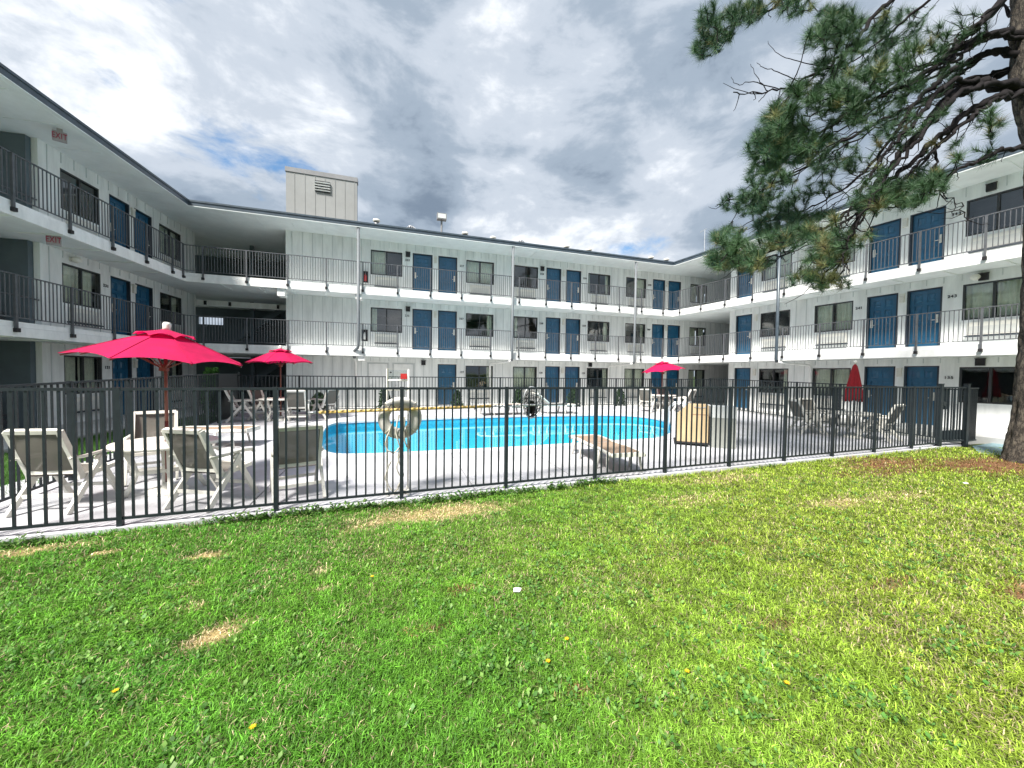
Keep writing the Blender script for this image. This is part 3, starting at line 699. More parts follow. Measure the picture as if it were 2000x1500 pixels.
# signs and extinguishers hanging on the building
for x, y, z, lab in ((-4.66, .22, 7.74, 'white exit sign with red letters under the top soffit of the left wing'), (-4.75, .32, 5.05, 'worn exit sign under the second floor soffit of the left wing')):
    W = WW['L'] @ T(x, y, z) @ Matrix.Rotation(R(-62), 4, 'Z')
    e = tag(obj('exit_sign', MB().box(-.125, .125, -.03, .03, -.125, .125), 'exit_face', W=W), lab, 'exit sign', 'exit signs on the left wing')
    obj('hanger', MB().box(-.05, .05, -.015, .015, .125, .205), 'exit_face', e)
    writing('lettering', 'EXIT', .115, W @ T(0, -.032, 0) @ Matrix.Scale(1.75, 4, (0,0,1)), 'exit_red', e)
for x, z, lab in ((6.37, 6.19, 'fire extinguisher cabinet on the top floor beside the downspout'), (6.34, 3.47, 'fire extinguisher cabinet on the second floor beside the downspout')):
    mb = MB(); mb.box(-.13, .13, -.02, -.001, -.27, .27)
    e = tag(obj('extinguisher_cabinet', mb, 'black_box', W=WW['M'] @ T(x, YW, z)), lab, 'fire extinguisher', 'fire extinguisher cabinets')
    fr = MB(); fr.box(-.15, -.131, -.09, -.001, -.29, .29); fr.box(.131, .15, -.09, -.001, -.29, .29); fr.box(-.131, .131, -.09, -.001, .271, .29); fr.box(-.131, .131, -.09, -.001, -.29, -.271); obj('frame', fr, 'bin_lid', e)
    obj('bottle', MB().lathe([(.0,-.2),(.055,-.19),(.055,.06),(.02,.11),(.02,.15),(.0,.15)], 12, (0,-.06,0)), 'bin_lid' if z < 5 else 'red_sign', e, smooth=True)

# ------------------------------------------------------------------ pool fences
def px_t(px):          # distance along the near fence line seen under picture column px
    u = (px-1000)/FPX
    return (near0[0]-u*near0[1])/(u*fdir[1]-fdir[0])
PICK = {}
def fence(name, label, a, b, zf, h, posts, sp=.118, pw=.021, group=None, kick=0.0, postw=.052):
    a, b = np.array(a, float), np.array(b, float); L = float(np.linalg.norm(b-a)); d = (b-a)/L; rz = math.atan2(d[1], d[0])
    z0, z1 = zf(*a), zf(*b); sl = (z1-z0)/L
    root = thing(name, label, 'fence', (a[0], a[1], z0), rz, group)
    W = WMAT[root.name]; bot = .085
    obj('top_rail', MB().beam((0,0,h), (L,0,h+sl*L), .04, .032), 'fence_metal', root); obj('bottom_rail', MB().beam((0,0,bot), (L,0,bot+sl*L), .03, .028), 'fence_metal', root)
    key = (round(h, 3), pw)
    if key not in PICK:
        PICK[key] = (MB().box(-pw/2, pw/2, -pw/2, pw/2, bot+.0145, h-.0165).mesh('picket', 'fence_metal'), MB().box(-postw/2, postw/2, -postw/2, postw/2, -.08, h+.022).mesh('post', 'fence_metal'))
    pm, qm = PICK[key]
    ps = sorted(p for p in posts if -.01 <= p <= L+.01)
    for p in ps: obj('post', qm, parent=root, W=W @ T(p, 0, sl*p))
    ends = [0]+[p for p in ps if .02 < p < L-.02]+[L]
    for p, q in zip(ends, ends[1:]):
        n = max(1, round((q-p)/sp))
        for i in range(1, n):
            x = p+(q-p)*i/n; r = random.uniform(-.002, .002)
            obj('picket', pm, parent=root, W=W @ T(x+r, 0, sl*x) @ Matrix.Rotation(r*2.2, 4, 'Y'))
    return root
NP = [px_t(x) for x in (230, 538, 785, 990, 1165, 1302, 1428, 1536, 1630, 1712, 1785)]
tA = px_t(-80); tEnd = 17.3
P0 = near0+fdir*tA; P1 = near0+fdir*tEnd; P2 = np.array([12.05, 9.80])
zn = lambda x, y: zdeck(x, y)-.0
fence('pool_fence', 'black metal picket fence running across the near side of the pool', P0, P1, zn, 1.53, [0]+[p-tA for p in NP]+[tEnd-tA], postw=.050)
LF0, LF1, LF2 = np.array([-6.2, 4.25]), np.array([-8.9, 11.2]), np.array([-9.35, 12.62])
lf = fence('pool_fence', 'black picket fence between the pool deck and the left wing', LF0, LF1, zn, 1.50, [i*1.49 for i in range(6)], postw=.055)
Wl = WMAT[lf.name].copy(); dv = LF2-LF1; Ls = float(np.linalg.norm(dv)); Wp = Matrix.Translation((*LF1, zdeck(*LF1))) @ Matrix.Rotation(math.atan2(dv[1], dv[0]), 4, 'Z')
obj('solid_panel', MB().box(.03, Ls-.03, -.012, .012, .06, 1.46), 'fence_metal', lf, W=Wp); obj('panel_post', MB().box(Ls-.03, Ls+.04, -.035, .035, 0, 1.56), 'fence_metal', lf, W=Wp); obj('panel_rail', MB().box(0, Ls-.03, -.02, .02, 1.462, 1.50), 'fence_metal', lf, W=Wp)
BF1 = np.array([10.12, 18.85])
bq = lambda x, y: zdeck(x, y)+.13
fence('pool_fence', 'black picket fence along the far side of the pool before the middle wing', LF2, BF1, bq, 1.28, [i*1.86 for i in range(1, 11)]+[20.4], pw=.02)
d_ = (BF1-LF2)/np.linalg.norm(BF1-LF2); n_ = np.array([-d_[1], d_[0]]); kb = MB()
kb.v = [(*p, z) for z in (-.1, 1) for p in (LF2-n_*.1, BF1-n_*.1, BF1+n_*.14, LF2+n_*.14)]
kb.v = [(x, y, zdeck(x, y)+.13 if z > 0 else 0) for x, y, z in kb.v]; kb.f = [(3,2,1,0),(4,5,6,7),(0,1,5,4),(1,2,6,5),(2,3,7,6),(3,0,4,7)]
tag(obj('fence_kerb', kb, 'coping'), 'low white kerb under the far pool fence', 'kerb', kind='structure')
fence('pool_fence', 'black picket fence between the pool deck and the right wing', P2, BF1-d_*.1, zn, 1.46, [i*1.55 for i in range(7)], pw=.022)
g = thing('pool_gate', 'black metal gate with latch plate at the right end of the near fence', 'gate', (*P1, zdeck(*P1)), math.atan2(P2[1]-P1[1], P2[0]-P1[0]))
GL = float(np.linalg.norm(P2-P1)); Wg = WMAT[g.name]
for x in (0.0, GL): obj('gate_post', MB().box(x-.045, x+.045, -.045, .045, -.1, 1.60), 'fence_metal', g); obj('post_cap', MB().box(x-.052, x+.052, -.052, .052, 1.601, 1.62), 'fence_metal', g)
obj('top_rail', MB().box(.06, GL-.06, -.022, .022, 1.50, 1.54), 'fence_metal', g); obj('bottom_rail', MB().box(.06, GL-.06, -.022, .022, .10, .14), 'fence_metal', g)
pm = MB().box(-.012, .012, -.012, .012, .142, 1.498).mesh('picket', 'fence_metal')
for i in range(8): obj('picket', pm, parent=g, W=Wg @ T(.1+i*(GL-.2)/7, 0, 0))
obj('latch_plate', MB().box(.07, .34, .014, .02, .95, 1.48), 'fence_metal', g); obj('kick_plate', MB().box(.07, GL-.07, .014, .02, .15, .40), 'fence_metal', g); obj('latch', MB().box(.05, .12, -.05, .05, 1.05, 1.16), 'fence_metal', g)
fence('gate_side_panel', 'short dense black fence panel beside the pool gate', P2+np.array([.06, .02]), np.array([12.72, 10.1]), zn, 1.50, [.7], sp=.075)

# ------------------------------------------------------------------ patio furniture
def make_chair(label, loc, rz, sl='sling_mesh'):
    t = thing('patio_chair', label, 'chair', loc, rz, 'white folding patio chairs'); RS = 'resin'
    sw = .255
    for s in (-1, 1):
        x = s*.285
        obj('leg', MB().beam((x, .02, .62), (x, .37, .0), .035, .065, (0,1,0)), RS, t); obj('leg', MB().beam((x+s*.01, .10, .62), (x+s*.01, -.38, .0), .035, .065, (0,1,0)), RS, t)
        ar = MB()
        ar.tube([(x, -.33, .655), (x, -.15, .648), (x, .15, .66), (x, .30, .645), (x, .335, .60)], [.02, .03, .034, .032, .018], 8, flat=.55); obj('armrest', ar, RS, t, smooth=True)
        st = MB()
        st.beam((s*sw, -.15, .38), (s*sw, -.27, .68), .042, .07, (0,1,0)); st.beam((s*sw, -.265, .665), (s*sw, -.41, 1.0), .042, .062, (0,1,0)); obj('back_stile', st, RS, t)
        obj('seat_rail', MB().beam((s*sw, -.20, .39), (s*sw, .30, .44), .04, .05), RS, t)
    obj('top_bar', MB().beam((-sw, -.412, .995), (sw, -.412, .995), .055, .05, (0,-.4,1)), RS, t); obj('lower_bar', MB().beam((-sw, -.20, .47), (sw, -.20, .47), .035, .05), RS, t)
    obj('front_bar', MB().beam((-sw, .30, .435), (sw, .30, .435), .05, .045), RS, t); obj('rear_bar', MB().beam((-sw-.04, -.24, .19), (sw+.04, -.24, .19), .03, .04), RS, t); obj('front_stretcher', MB().beam((-sw-.04, .26, .19), (sw+.04, .26, .19), .03, .04), RS, t)
    bk = MB(); n = 6
    for i in range(n+1):
        f = i/n; y = -.215-.185*f-.022*math.sin(f*math.pi); z = .49+.49*f
        bk.v += [(-sw+.02, y, z), (0, y-.02, z), (sw-.02, y, z), (-sw+.02, y+.004, z), (0, y-.016, z), (sw-.02, y+.004, z)]
    for i in range(n):
        b = i*6
        bk.f += [(b, b+1, b+7, b+6), (b+1, b+2, b+8, b+7), (b+3, b+9, b+10, b+4), (b+4, b+10, b+11, b+5)]
    obj('backrest', bk, sl, t, smooth=True)
    se = MB()
    for i in range(7):
        f = i/6; y = -.20+.48*f; z = .425+.03*f-.03*math.sin(f*math.pi)
        se.v += [(-sw+.02, y, z), (sw-.02, y, z), (-sw+.02, y, z-.004), (sw-.02, y, z-.004)]
    for i in range(6): b = i*4; se.f += [(b, b+1, b+5, b+4), (b+2, b+6, b+7, b+3)]
    obj('seat', se, sl, t, smooth=True)
    return t
def dz(x, y): return (x, y, zdeck(x, y)+.002)
ch = make_chair('white folding chair with dark sling at the left edge, beside the fence', dz(-5.62, 4.68), R(10))
GRP = 'white folding patio chairs'
for x, y, a, lab in ((-3.95, 4.90, -8, 'white folding chair seen from behind, in front of the large umbrella table'),
                     (-3.03, 5.20, 36, 'lone white folding chair nearest the pool corner, turned from the fence'),
                     (-5.68, 5.85, -140, 'folding chair behind the large umbrella table, its back above the tabletop'),
                     (-8.55, 11.75, -62, 'leftmost white folding chair at the table under the small left umbrella'),
                     (-8.05, 12.10, -95, 'second white folding chair from the left under the small left umbrella'),
                     (-6.80, 11.75, 20, 'white folding chair seen from behind under the small left umbrella'),
                     (-6.45, 12.75, 70, 'white folding chair by the dark shrub under the small left umbrella'),
                     (6.00, 16.35, -40, 'white folding chair left of the table under the far right umbrella'),
                     (7.25, 17.45, 180, 'white folding chair behind the table under the far right umbrella'),
                     (7.55, 16.25, 40, 'white folding chair right of the table under the far right umbrella'),
                     (9.00, 11.25, -95, 'leftmost white folding chair by the closed umbrella'),
                     (9.55, 11.55, -170, 'second white folding chair from the left by the closed umbrella'),
                     (10.25, 10.30, 25, 'white folding chair right of the closed umbrella, back to the viewer')):
    copy_tree(ch, dz(x, y), R(a), lab, GRP)
def make_table(label, loc, rx=.62, ry=.56):
    t = thing('patio_table', label, 'table', loc, 0, 'white patio tables')
    mb = MB(); n = 36
    prof = [(.0, .715), (.94, .72), (.985, .718), (1.0, .70), (.985, .672), (.93, .668), (.0, .668)]
    for r, z in prof:
        for j in range(n):
            a = 2*math.pi*j/n; mb.v.append((r*rx*math.cos(a), r*ry*math.sin(a), z))
    for i in range(len(prof)-1):
        for j in range(n): mb.f.append((i*n+j, i*n+(j+1) % n, (i+1)*n+(j+1) % n, (i+1)*n+j))
    obj('tabletop', mb, 'resin', t, smooth=True)
    for k in range(4):
        a = R(45+90*k); c, s = math.cos(a), math.sin(a)
        obj('leg', MB().tube([(c*rx*.72, s*ry*.72, .67), (c*rx*.60, s*ry*.60, .48), (c*rx*.52, s*ry*.52, .30), (c*rx*.62, s*ry*.62, .12), (c*rx*.74, s*ry*.74, .0)], [.045, .036, .03, .032, .036], 8, flat=.6), 'resin', t, smooth=True)
    obj('cross_brace', MB().beam((-rx*.38, -ry*.38, .3), (rx*.38, ry*.38, .3), .03, .05), 'resin', t)
    obj('cross_brace', MB().beam((-rx*.38, ry*.38, .301), (rx*.38, -ry*.38, .301), .03, .05), 'resin', t)
    return t
UMB1 = (-4.88, 5.22)
tb = make_table('white round patio table under the large red umbrella at left', dz(*UMB1))
copy_tree(tb, dz(-7.5, 12.0), .3, 'white round patio table under the small left umbrella'); copy_tree(tb, dz(6.87, 16.9), .2, 'white round patio table under the far right umbrella'); copy_tree(tb, dz(9.85, 10.65), .4, 'white round patio table under the closed umbrella')
def umbrella(label, loc, rad, h, drop, rz, tilt=0, seed=1):
    z = zdeck(*loc); t = thing('umbrella', label, 'umbrella', (loc[0], loc[1], z), 0, 'open red umbrellas')
    Wt = WMAT[t.name]
    obj('pole', MB().tube([(0,0,.12),(0,0,1.0)], .022, 10), 'pole_wood', t, smooth=True); obj('upper_pole', MB().tube([(0,0,1.0),(0,0,h-.1)], .020, 10), 'pole_wood', t, smooth=True)
    obj('base', MB().lathe([(.0,.14),(.05,.14),(.06,.07),(.21,.055),(.23,.03),(.23,.0)], 20), 'resin', t, smooth=True)
    Wc = Wt @ T(0,0,h-.2) @ Matrix.Rotation(tilt, 4, 'Y') @ T(0,0,.2-h) @ Matrix.Rotation(rz, 4, 'Z')
    def shell(r0, r1, z0, z1, nr, sag):
        mb = MB(); ns = 8; sub = 6
        for i in range(nr+1):
            f = i/nr; r = r0+(r1-r0)*f
            for j in range(ns*sub):
                u = (j % sub)/sub; s0 = j//sub
                a0, a1 = 2*math.pi*s0/ns, 2*math.pi*(s0+1)/ns
                x = r*(math.cos(a0)*(1-u)+math.cos(a1)*u); y = r*(math.sin(a0)*(1-u)+math.sin(a1)*u)
                bow = 4*u*(1-u); zz_ = z0+(z1-z0)*(f**1.08)-sag*bow*f*(.55 if f < 1 else .2)+(.05*bow*f*f)
                mb.v.append((x*(1-.05*bow*f*f), y*(1-.05*bow*f*f), zz_))
        m_ = ns*sub
        for i in range(nr):
            for j in range(m_): mb.f.append((i*m_+j, i*m_+(j+1) % m_, (i+1)*m_+(j+1) % m_, (i+1)*m_+j))
        return mb
    can = obj('canopy', shell(.16, rad, h-.05, h-drop, 8, .035), 'umbrella_red', t, W=Wc, smooth=True)
    for k in range(8):
        a = 2*math.pi*k/8; pts = [((.16+(rad-.16)*f)*math.cos(a), (.16+(rad-.16)*f)*math.sin(a), h-.05+(.05-drop)*(f**1.08)+.003) for f in [i/8 for i in range(9)]]
        obj('seam', MB().tube(pts, .005, 5), 'umbrella_red', can, W=Wc, smooth=True)
    obj('vent', shell(.015, .34, h+.03, h-.085, 3, .01), 'umbrella_red', can, W=Wc, smooth=True)
    obj('finial', MB().lathe([(.0,h+.13),(.035,h+.125),(.05,h+.09),(.042,h+.05),(.05,h+.02),(.0,h+.02)], 12), 'plastic_white', t, W=Wc, smooth=True)
    for k in range(8):
        a = 2*math.pi*k/8; c, s = math.cos(a), math.sin(a)
        rb = obj('rib', MB().beam((.04*c,.04*s,h-.07), (rad*.985*c, rad*.985*s, h-drop-.018), .018, .014), 'pole_wood', t, W=Wc)
        obj('strut', MB().beam((.03*c,.03*s,h-.52), (rad*.5*c, rad*.5*s, h-.06-drop*.5), .014, .012), 'pole_wood', rb, W=Wc)
    obj('hub', MB().lathe([(.0,h-.47),(.05,h-.47),(.055,h-.56),(.0,h-.56)], 12), 'pole_wood', t, W=Wc)
    return t
umbrella('large open red umbrella over the table at left', UMB1, .96, 2.27, .40, R(14), R(4.5))
umbrella('small open red umbrella before the left breezeway', (-7.5, 12.0), .99, 2.30, .44, R(8), R(-1))
umbrella('far open red umbrella in the back right corner', (6.87, 16.95), .95, 2.22, .42, R(20), R(-7))
def closed_umbrella():
    x, y = 9.85, 10.65; z = zdeck(x, y); t = thing('closed_umbrella', 'closed dark red umbrella standing near the right end of the fence', 'umbrella', (x, y, z), .4)
    obj('pole', MB().tube([(0,0,.1),(0,0,2.12)], .02, 10), 'resin', t, smooth=True); obj('base', MB().lathe([(.0,.14),(.05,.14),(.06,.07),(.21,.055),(.23,.03),(.23,.0)], 20), 'resin', t, smooth=True)
    mb = MB(); n = 48; prof = [(.012,2.12,.0),(.05,2.06,.1),(.085,1.9,.18),(.115,1.7,.25),(.15,1.48,.32),(.185,1.27,.38),(.205,1.13,.42),(.20,1.07,.5),(.15,1.10,.5)]
    for r, zz_, am in prof:
        for j in range(n):
            a = 2*math.pi*j/n; k = r*(1+am*.45*math.sin(8*a+zz_*2)+am*.12*math.sin(3*a+1)); mb.v.append((k*math.cos(a), k*math.sin(a), zz_-(.05*math.sin(8*a+1) if am > .41 else 0)))
    for i in range(len(prof)-1):
        for j in range(n): mb.f.append((i*n+j, i*n+(j+1) % n, (i+1)*n+(j+1) % n, (i+1)*n+j))
    obj('folded_canopy', mb, 'umbrella_dark', t, smooth=True); obj('finial', MB().lathe([(.0,2.22),(.03,2.21),(.04,2.17),(.03,2.115),(.0,2.115)], 12), 'plastic_white', t, smooth=True)
closed_umbrella()
def make_chaise(label, loc, rz, sl='sling_tan', back=0.0):
    t = thing('chaise_lounge', label, 'chaise lounge', loc, rz, 'white chaise lounges'); w = .31
    for s in (-1, 1):
        obj('side_rail', MB().tube([(s*w, -.93, .33), (s*w, -.5, .36), (s*w, .2, .355), (s*w, .70, .37), (s*w, .93, .35)], .032, 8, flat=1.5), 'resin', t, smooth=True)
        for y in (-.62, .52):
            obj('leg', MB().tube([(s*(w+.005), y-.17, .34), (s*(w+.015), y-.16, .2), (s*(w+.03), y-.2, .0)], [.04, .035, .03], 8, flat=.7), 'resin', t, smooth=True)
            obj('leg', MB().tube([(s*(w+.005), y+.17, .34), (s*(w+.015), y+.16, .2), (s*(w+.03), y+.2, .0)], [.04, .035, .03], 8, flat=.7), 'resin', t, smooth=True)
    for y in (-.93, .93): obj('end_bar', MB().beam((-w, y, .34), (w, y, .34), .05, .07), 'resin', t)
    yb = .15
    def sheet(pts, m, name):
        mb = MB()
        for y, z in pts: mb.v += [(-w+.01, y, z), (0, y, z-.018), (w-.01, y, z), (-w+.01, y, z-.006), (0, y, z-.024), (w-.01, y, z-.006)]
        for i in range(len(pts)-1):
            b = i*6; mb.f += [(b, b+1, b+7, b+6), (b+1, b+2, b+8, b+7), (b+3, b+9, b+10, b+4), (b+4, b+10, b+11, b+5)]
        obj(name, mb, m, t, smooth=True)
    sheet([(-.92,.365),(-.5,.385),(-.1,.38),(yb,.378)], sl, 'bed')
    c, s = math.cos(back), math.sin(back)
    bk = [(yb+.01+c*u, .385+s*u+.012*math.sin(u*4)) for u in (0, .25, .5, .76)]
    sheet(bk, sl, 'backrest')
    for sx in (-1, 1): obj('back_frame', MB().tube([(sx*w*.94, y, z-.02) for y, z in bk], .024, 8), 'resin', t, smooth=True)
    obj('back_bar', MB().beam((-w*.94, bk[-1][0], bk[-1][1]-.02), (w*.94, bk[-1][0], bk[-1][1]-.02), .05, .05), 'resin', t)
    return t
cz = make_chaise('tan sling chaise lounge just behind the near fence, right of centre', dz(1.82, 7.32), R(14))
copy_tree(cz, dz(-6.75, 8.15), R(-80), 'pale chaise lounge lying flat behind the large umbrella table')
copy_tree(cz, dz(-.35, 14.45), R(-72), 'white chaise lounge lying flat on the far side of the pool')
make_chaise('white chaise lounge with raised backrest on the far side of the pool', dz(1.65, 15.1), R(-252), 'resin', R(38))

# tan plywood box and grey bin on the far right of the pool
b0 = np.array([4.07, 9.2]); t = thing('tan_crate', 'tan plywood box with sloped corner at the right end of the pool', 'crate', (4.07, 9.2, zdeck(4.07, 9.2)), R(-22))
mb = MB(); prof = [(.03,.09),(.74,.09),(.74,1.0),(.34,1.0),(.03,.70)]
mb.v = [(x, 0, z) for x, z in prof]+[(x, .55, z) for x, z in prof]; mb.f = [(0,1,2,3,4), (9,8,7,6,5)]+[(i, 5+i, 5+(i+1) % 5, (i+1) % 5) for i in range(5)]
obj('box', mb, 'tan_ply', t); obj('base_frame', MB().box(-.01, .76, -.02, .57, .045, .088), 'black_box', t)
for x, y in ((.08,.05),(.68,.05),(.08,.5),(.68,.5)): obj('caster', MB().tube([(x,y-.02,.024),(x,y+.02,.024)], .024, 12), 'black_box', t)
obj('seam', MB().box(.40, .742, -.004, -.0005, .765, .775), 'pole_wood', t); obj('chain', MB().tube([(.42,-.008,.965),(.47,-.012,.945),(.53,-.012,.95),(.58,-.012,.93),(.62,-.012,.95),(.70,-.008,.965)], .008, 6), 'alu', t)
t = thing('storage_bin', 'grey storage bin with pale lid beside the tan box', 'bin', (4.83, 8.90, zdeck(4.83, 8.9)), R(-18))
obj('bin_body', MB().box(0, .52, 0, .5, .0, .72), 'grey_bin', t); obj('lid', MB().box(-.008, .528, -.008, .508, .722, .99), 'bin_lid', t); obj('hinge', MB().box(.05, .47, .509, .52, .70, .74), 'black_box', t)

# rescue pole with leaf net, ring buoy, sign stand on the near fence
def nf(px, off=0, z=0): p = near0+fdir*px_t(px)+fnor*off; return (p[0], p[1], z)
pa, pb, pc, pd = nf(600, .07, 1.215), nf(622, .07, 1.217), nf(962, .07, 1.255), nf(1112, .07, 1.27)
sk = thing('leaf_skimmer', 'long yellow pole with black leaf net hung along the near fence', 'pool skimmer', pa)
obj('pole_grip', MB().tube([pa, pb], .014, 10), 'alu', sk, W=I4, smooth=True); obj('yellow_pole', MB().tube([pb, pc], .021, 12), 'pole_yellow', sk, W=I4, smooth=True); obj('inner_pole', MB().tube([pc, pd], .016, 10), 'alu', sk, W=I4, smooth=True)
fd3, z3, fn3 = Vector((*fdir, 0)), Vector((0,0,1)), Vector((*fnor, 0)); nc = Vector(nf(1043, .10, 1.30))
loop = [nc+fd3*(.17*math.cos(a)*(1 if math.cos(a) > 0 else .8))+z3*(.25*math.sin(a)) for a in [i*math.pi*2/20 for i in range(21)]]
obj('net_frame', MB().tube(loop, .010, 6, cap=False), 'alu', sk, W=I4, smooth=True)
def netbag():
    mb = MB(); C = nc+z3*-.12+fd3*.03; rings = []
    for i in range(1, 6):
        f = i/6; rings.append([Vector(p)*(1-f)+(C+fn3*.22*f+z3*-.16*f+fd3*.02*math.sin(f*9+j))*f for j, p in enumerate(loop[:-1])])
    for rg in rings: mb.tube([*rg, rg[0]], .006, 4, cap=False)
    for j in range(0, 20): mb.tube([loop[j]]+[rg[j] for rg in rings], .006, 4, cap=False)
    mb2 = MB(); b = 0
    for rg in rings[2:]: mb2.v += [tuple(p) for p in rg]
    for i in range(2):
        for j in range(20): mb2.f.append((i*20+j, i*20+(j+1) % 20, (i+1)*20+(j+1) % 20, (i+1)*20+j))
    return mb, mb2
n1, n2 = netbag(); obj('net', n1, 'black_box', sk, W=I4); obj('net_bag', n2, 'black_box', sk, W=I4)
for px in (640, 930, 990): p = nf(px, .045, 1.22+(px-640)*.00012); obj('hook', MB().tube([(p[0], p[1], p[2]+.10), (p[0], p[1], p[2]-.03), (p[0]+fnor[0]*.03, p[1]+fnor[1]*.03, p[2]-.045), (p[0]+fnor[0]*.06, p[1]+fnor[1]*.06, p[2]-.02)], .006, 6), 'black_box', sk, W=I4)
rc = nf(783, .16, 1.105); lr = thing('ring_buoy', 'cream ring buoy with tangled rope hung on the near fence', 'ring buoy', rc, math.atan2(fdir[1], fdir[0]))
mb = MB(); n, m_ = 40, 14
for i in range(n):
    a = 2*math.pi*i/n
    for j in range(m_):
        b = 2*math.pi*j/m_; r = .222+.078*math.cos(b); mb.v.append((r*math.cos(a), .05*math.sin(b), r*math.sin(a)))
for i in range(n):
    for j in range(m_): mb.f.append((i*m_+j, i*m_+(j+1) % m_, ((i+1) % n)*m_+(j+1) % m_, ((i+1) % n)*m_+j))
obj('ring', mb, 'ring_white', lr, smooth=True)
for k in range(4):
    a = R(45+90*k); pts = [((.222+.085*math.cos(b))*math.cos(a), .058*math.sin(b), (.222+.085*math.cos(b))*math.sin(a)) for b in [i*math.pi/8 for i in range(17)]]
    obj('band', MB().tube(pts, .008, 6, cap=False), 'rope', lr, smooth=True)
def wob(pts, k=10, a=.02, seed=1):
    r = random.Random(seed); P = [Vector(p) for p in pts]; o = []
    for i in range(len(P)-1):
        p0, p1, p2, p3 = P[max(i-1,0)], P[i], P[i+1], P[min(i+2,len(P)-1)]
        for j in range(k):
            t = j/k; o.append(.5*((2*p1)+(p2-p0)*t+(2*p0-5*p1+4*p2-p3)*t*t+(3*p1-p0-3*p2+p3)*t**3)+Vector((r.uniform(-a,a),r.uniform(-a,a),r.uniform(-a,a)))*.25)
    return o+[P[-1]]
zb = zdeck(rc[0], rc[1])-rc[2]+.012
for i, pts in enumerate(([(-.02,-.07,.05),(-.06,-.07,-.2),(.0,-.06,-.45),(-.05,-.05,-.7),(.03,-.02,-.9),(-.08,0,zb),(.12,.05,zb),(.05,.2,zb)], [(.05,-.07,.02),(.02,-.07,-.3),(-.03,-.06,-.55),(.04,-.05,-.8),(-.03,-.02,-1.0),(.1,.0,zb),(-.15,.04,zb)],
                         [(-.08,-.07,.0),(-.2,-.07,-.35),(-.1,-.07,-.48),(.0,-.07,-.4)], [(.08,-.07,-.1),(.12,-.07,-.42),(.05,-.07,-.30),(.06,-.07,.02)], [(-.12,-.02,-.6),(-.2,.0,-.85),(-.08,.02,zb),(-.22,.1,zb)])):
    obj('rope', MB().tube(wob(pts, seed=i), .010, 6), 'rope', lr, smooth=True)
obj('bungee', MB().tube(wob([(-.17,-.08,.13),(-.12,-.085,.2),(-.05,-.09,.13),(.0,-.09,.17),(.08,-.09,.12),(.17,-.08,.16)]), .006, 6), 'black_box', lr, smooth=True)
ss = thing('sign_stand', 'white pipe frame with small red label standing behind the near fence', 'sign', nf(779, .30, 0.0), math.atan2(fdir[1], fdir[0]))
mb = MB()
zt = 1.80
obj('frame', MB().tube([(-.145,0,.02),(-.145,0,zt),(.145,0,zt),(.145,0,.02)], .014, 8), 'plastic_white', ss, smooth=True)
for z in (zt-.165, zt-.30): obj('cross_bar', MB().tube([(-.145,0,z),(.145,0,z)], .013, 8), 'plastic_white', ss, smooth=True)
obj('label', MB().box(.035, .125, -.02, -.016, zt-.145, zt-.065), 'red_sign', ss); obj('button', MB().tube([(-.10,-.02,zt-.05),(-.10,.0,zt-.05)], .013, 10), 'black_box', ss)
obj('clear_panel', MB().box(-.13, .13, -.004, .0, zt-.15, zt-.015), 'glass', ss)
for x in (-.145, .145): obj('foot', MB().beam((x, -.18, .02), (x, .18, .02), .03, .03), 'plastic_white', ss)

# ------------------------------------------------------------------ shrubs
def leaf_cloud(n, fn, size, seed):
    r = np.random.default_rng(seed); mb = MB()
    P = fn(r, n); d = r.normal(size=(n, 3)); d /= np.linalg.norm(d, axis=1)[:, None]; e = np.cross(d, r.normal(size=(n, 3))); e /= np.linalg.norm(e, axis=1)[:, None]
    s = size*r.uniform(.6, 1.3, n)[:, None]
    V = np.stack([P-d*s, P+e*s*.4, P+d*s, P-e*s*.4], 1).reshape(-1, 3)
    mb.v = V.tolist(); mb.f = [(4*i, 4*i+1, 4*i+2, 4*i+3) for i in range(n)]
    return mb
def shrub(label, loc, h, r0, seed, m='shrub_leaf', n=1500, size=.05, col=False):
    t = thing('shrub', label, 'shrub', loc, 0, 'shrubs along the pool yard')
    def fn(r, n):
        f = r.random(n)**.8; a = r.uniform(0, 2*math.pi, n); lump = 1+.22*np.sin(a*3+f*7+seed)+.14*np.sin(a*5-f*11)
        rad = r0*(np.sqrt(np.clip(1-f, 0, 1))*.9+.12 if not col else np.clip(1.2-f*.5, 0, 1))*lump*np.sqrt(r.uniform(.35, 1, n)); return np.stack([rad*np.cos(a), rad*np.sin(a), .05+f*h], 1)
    obj('foliage', leaf_cloud(n, fn, size, seed), m, t); obj('stem', MB().tube([(0,0,-.05),(.01,0,h*.4),(0,.01,h*.85)], [.03,.022,.006], 7), 'stem', t)
def uq(px, q):
    u = (px-1000)/FPX; d = q/(NM[0]*u+NM[1]); return (u*d, d, FL[0][0]-.02)
for px, h, r0, lab in ((622,.78,.34,'dark conical shrub behind the far fence, right of the small left umbrella'), (752,.95,.30,'dark shrub behind the far fence, below the white utility doors'), (893,.85,.28,'dark shrub beside the leftmost ground floor blue door'),
                       (1012,.90,.27,'dark conical shrub behind the leaf net'), (1120,.95,.32,'green shrub before the paired blue doors of the ground floor'), (1212,.95,.28,'dark conical shrub left of the far umbrella')):
    shrub(lab, uq(px, 15.75), h, r0, px)
shrub('tall leafy green shrub at the corner of the left fence', (-9.55, 11.75, .03), 1.75, .22, 5, 'vine_leaf', 1500, .055, True)

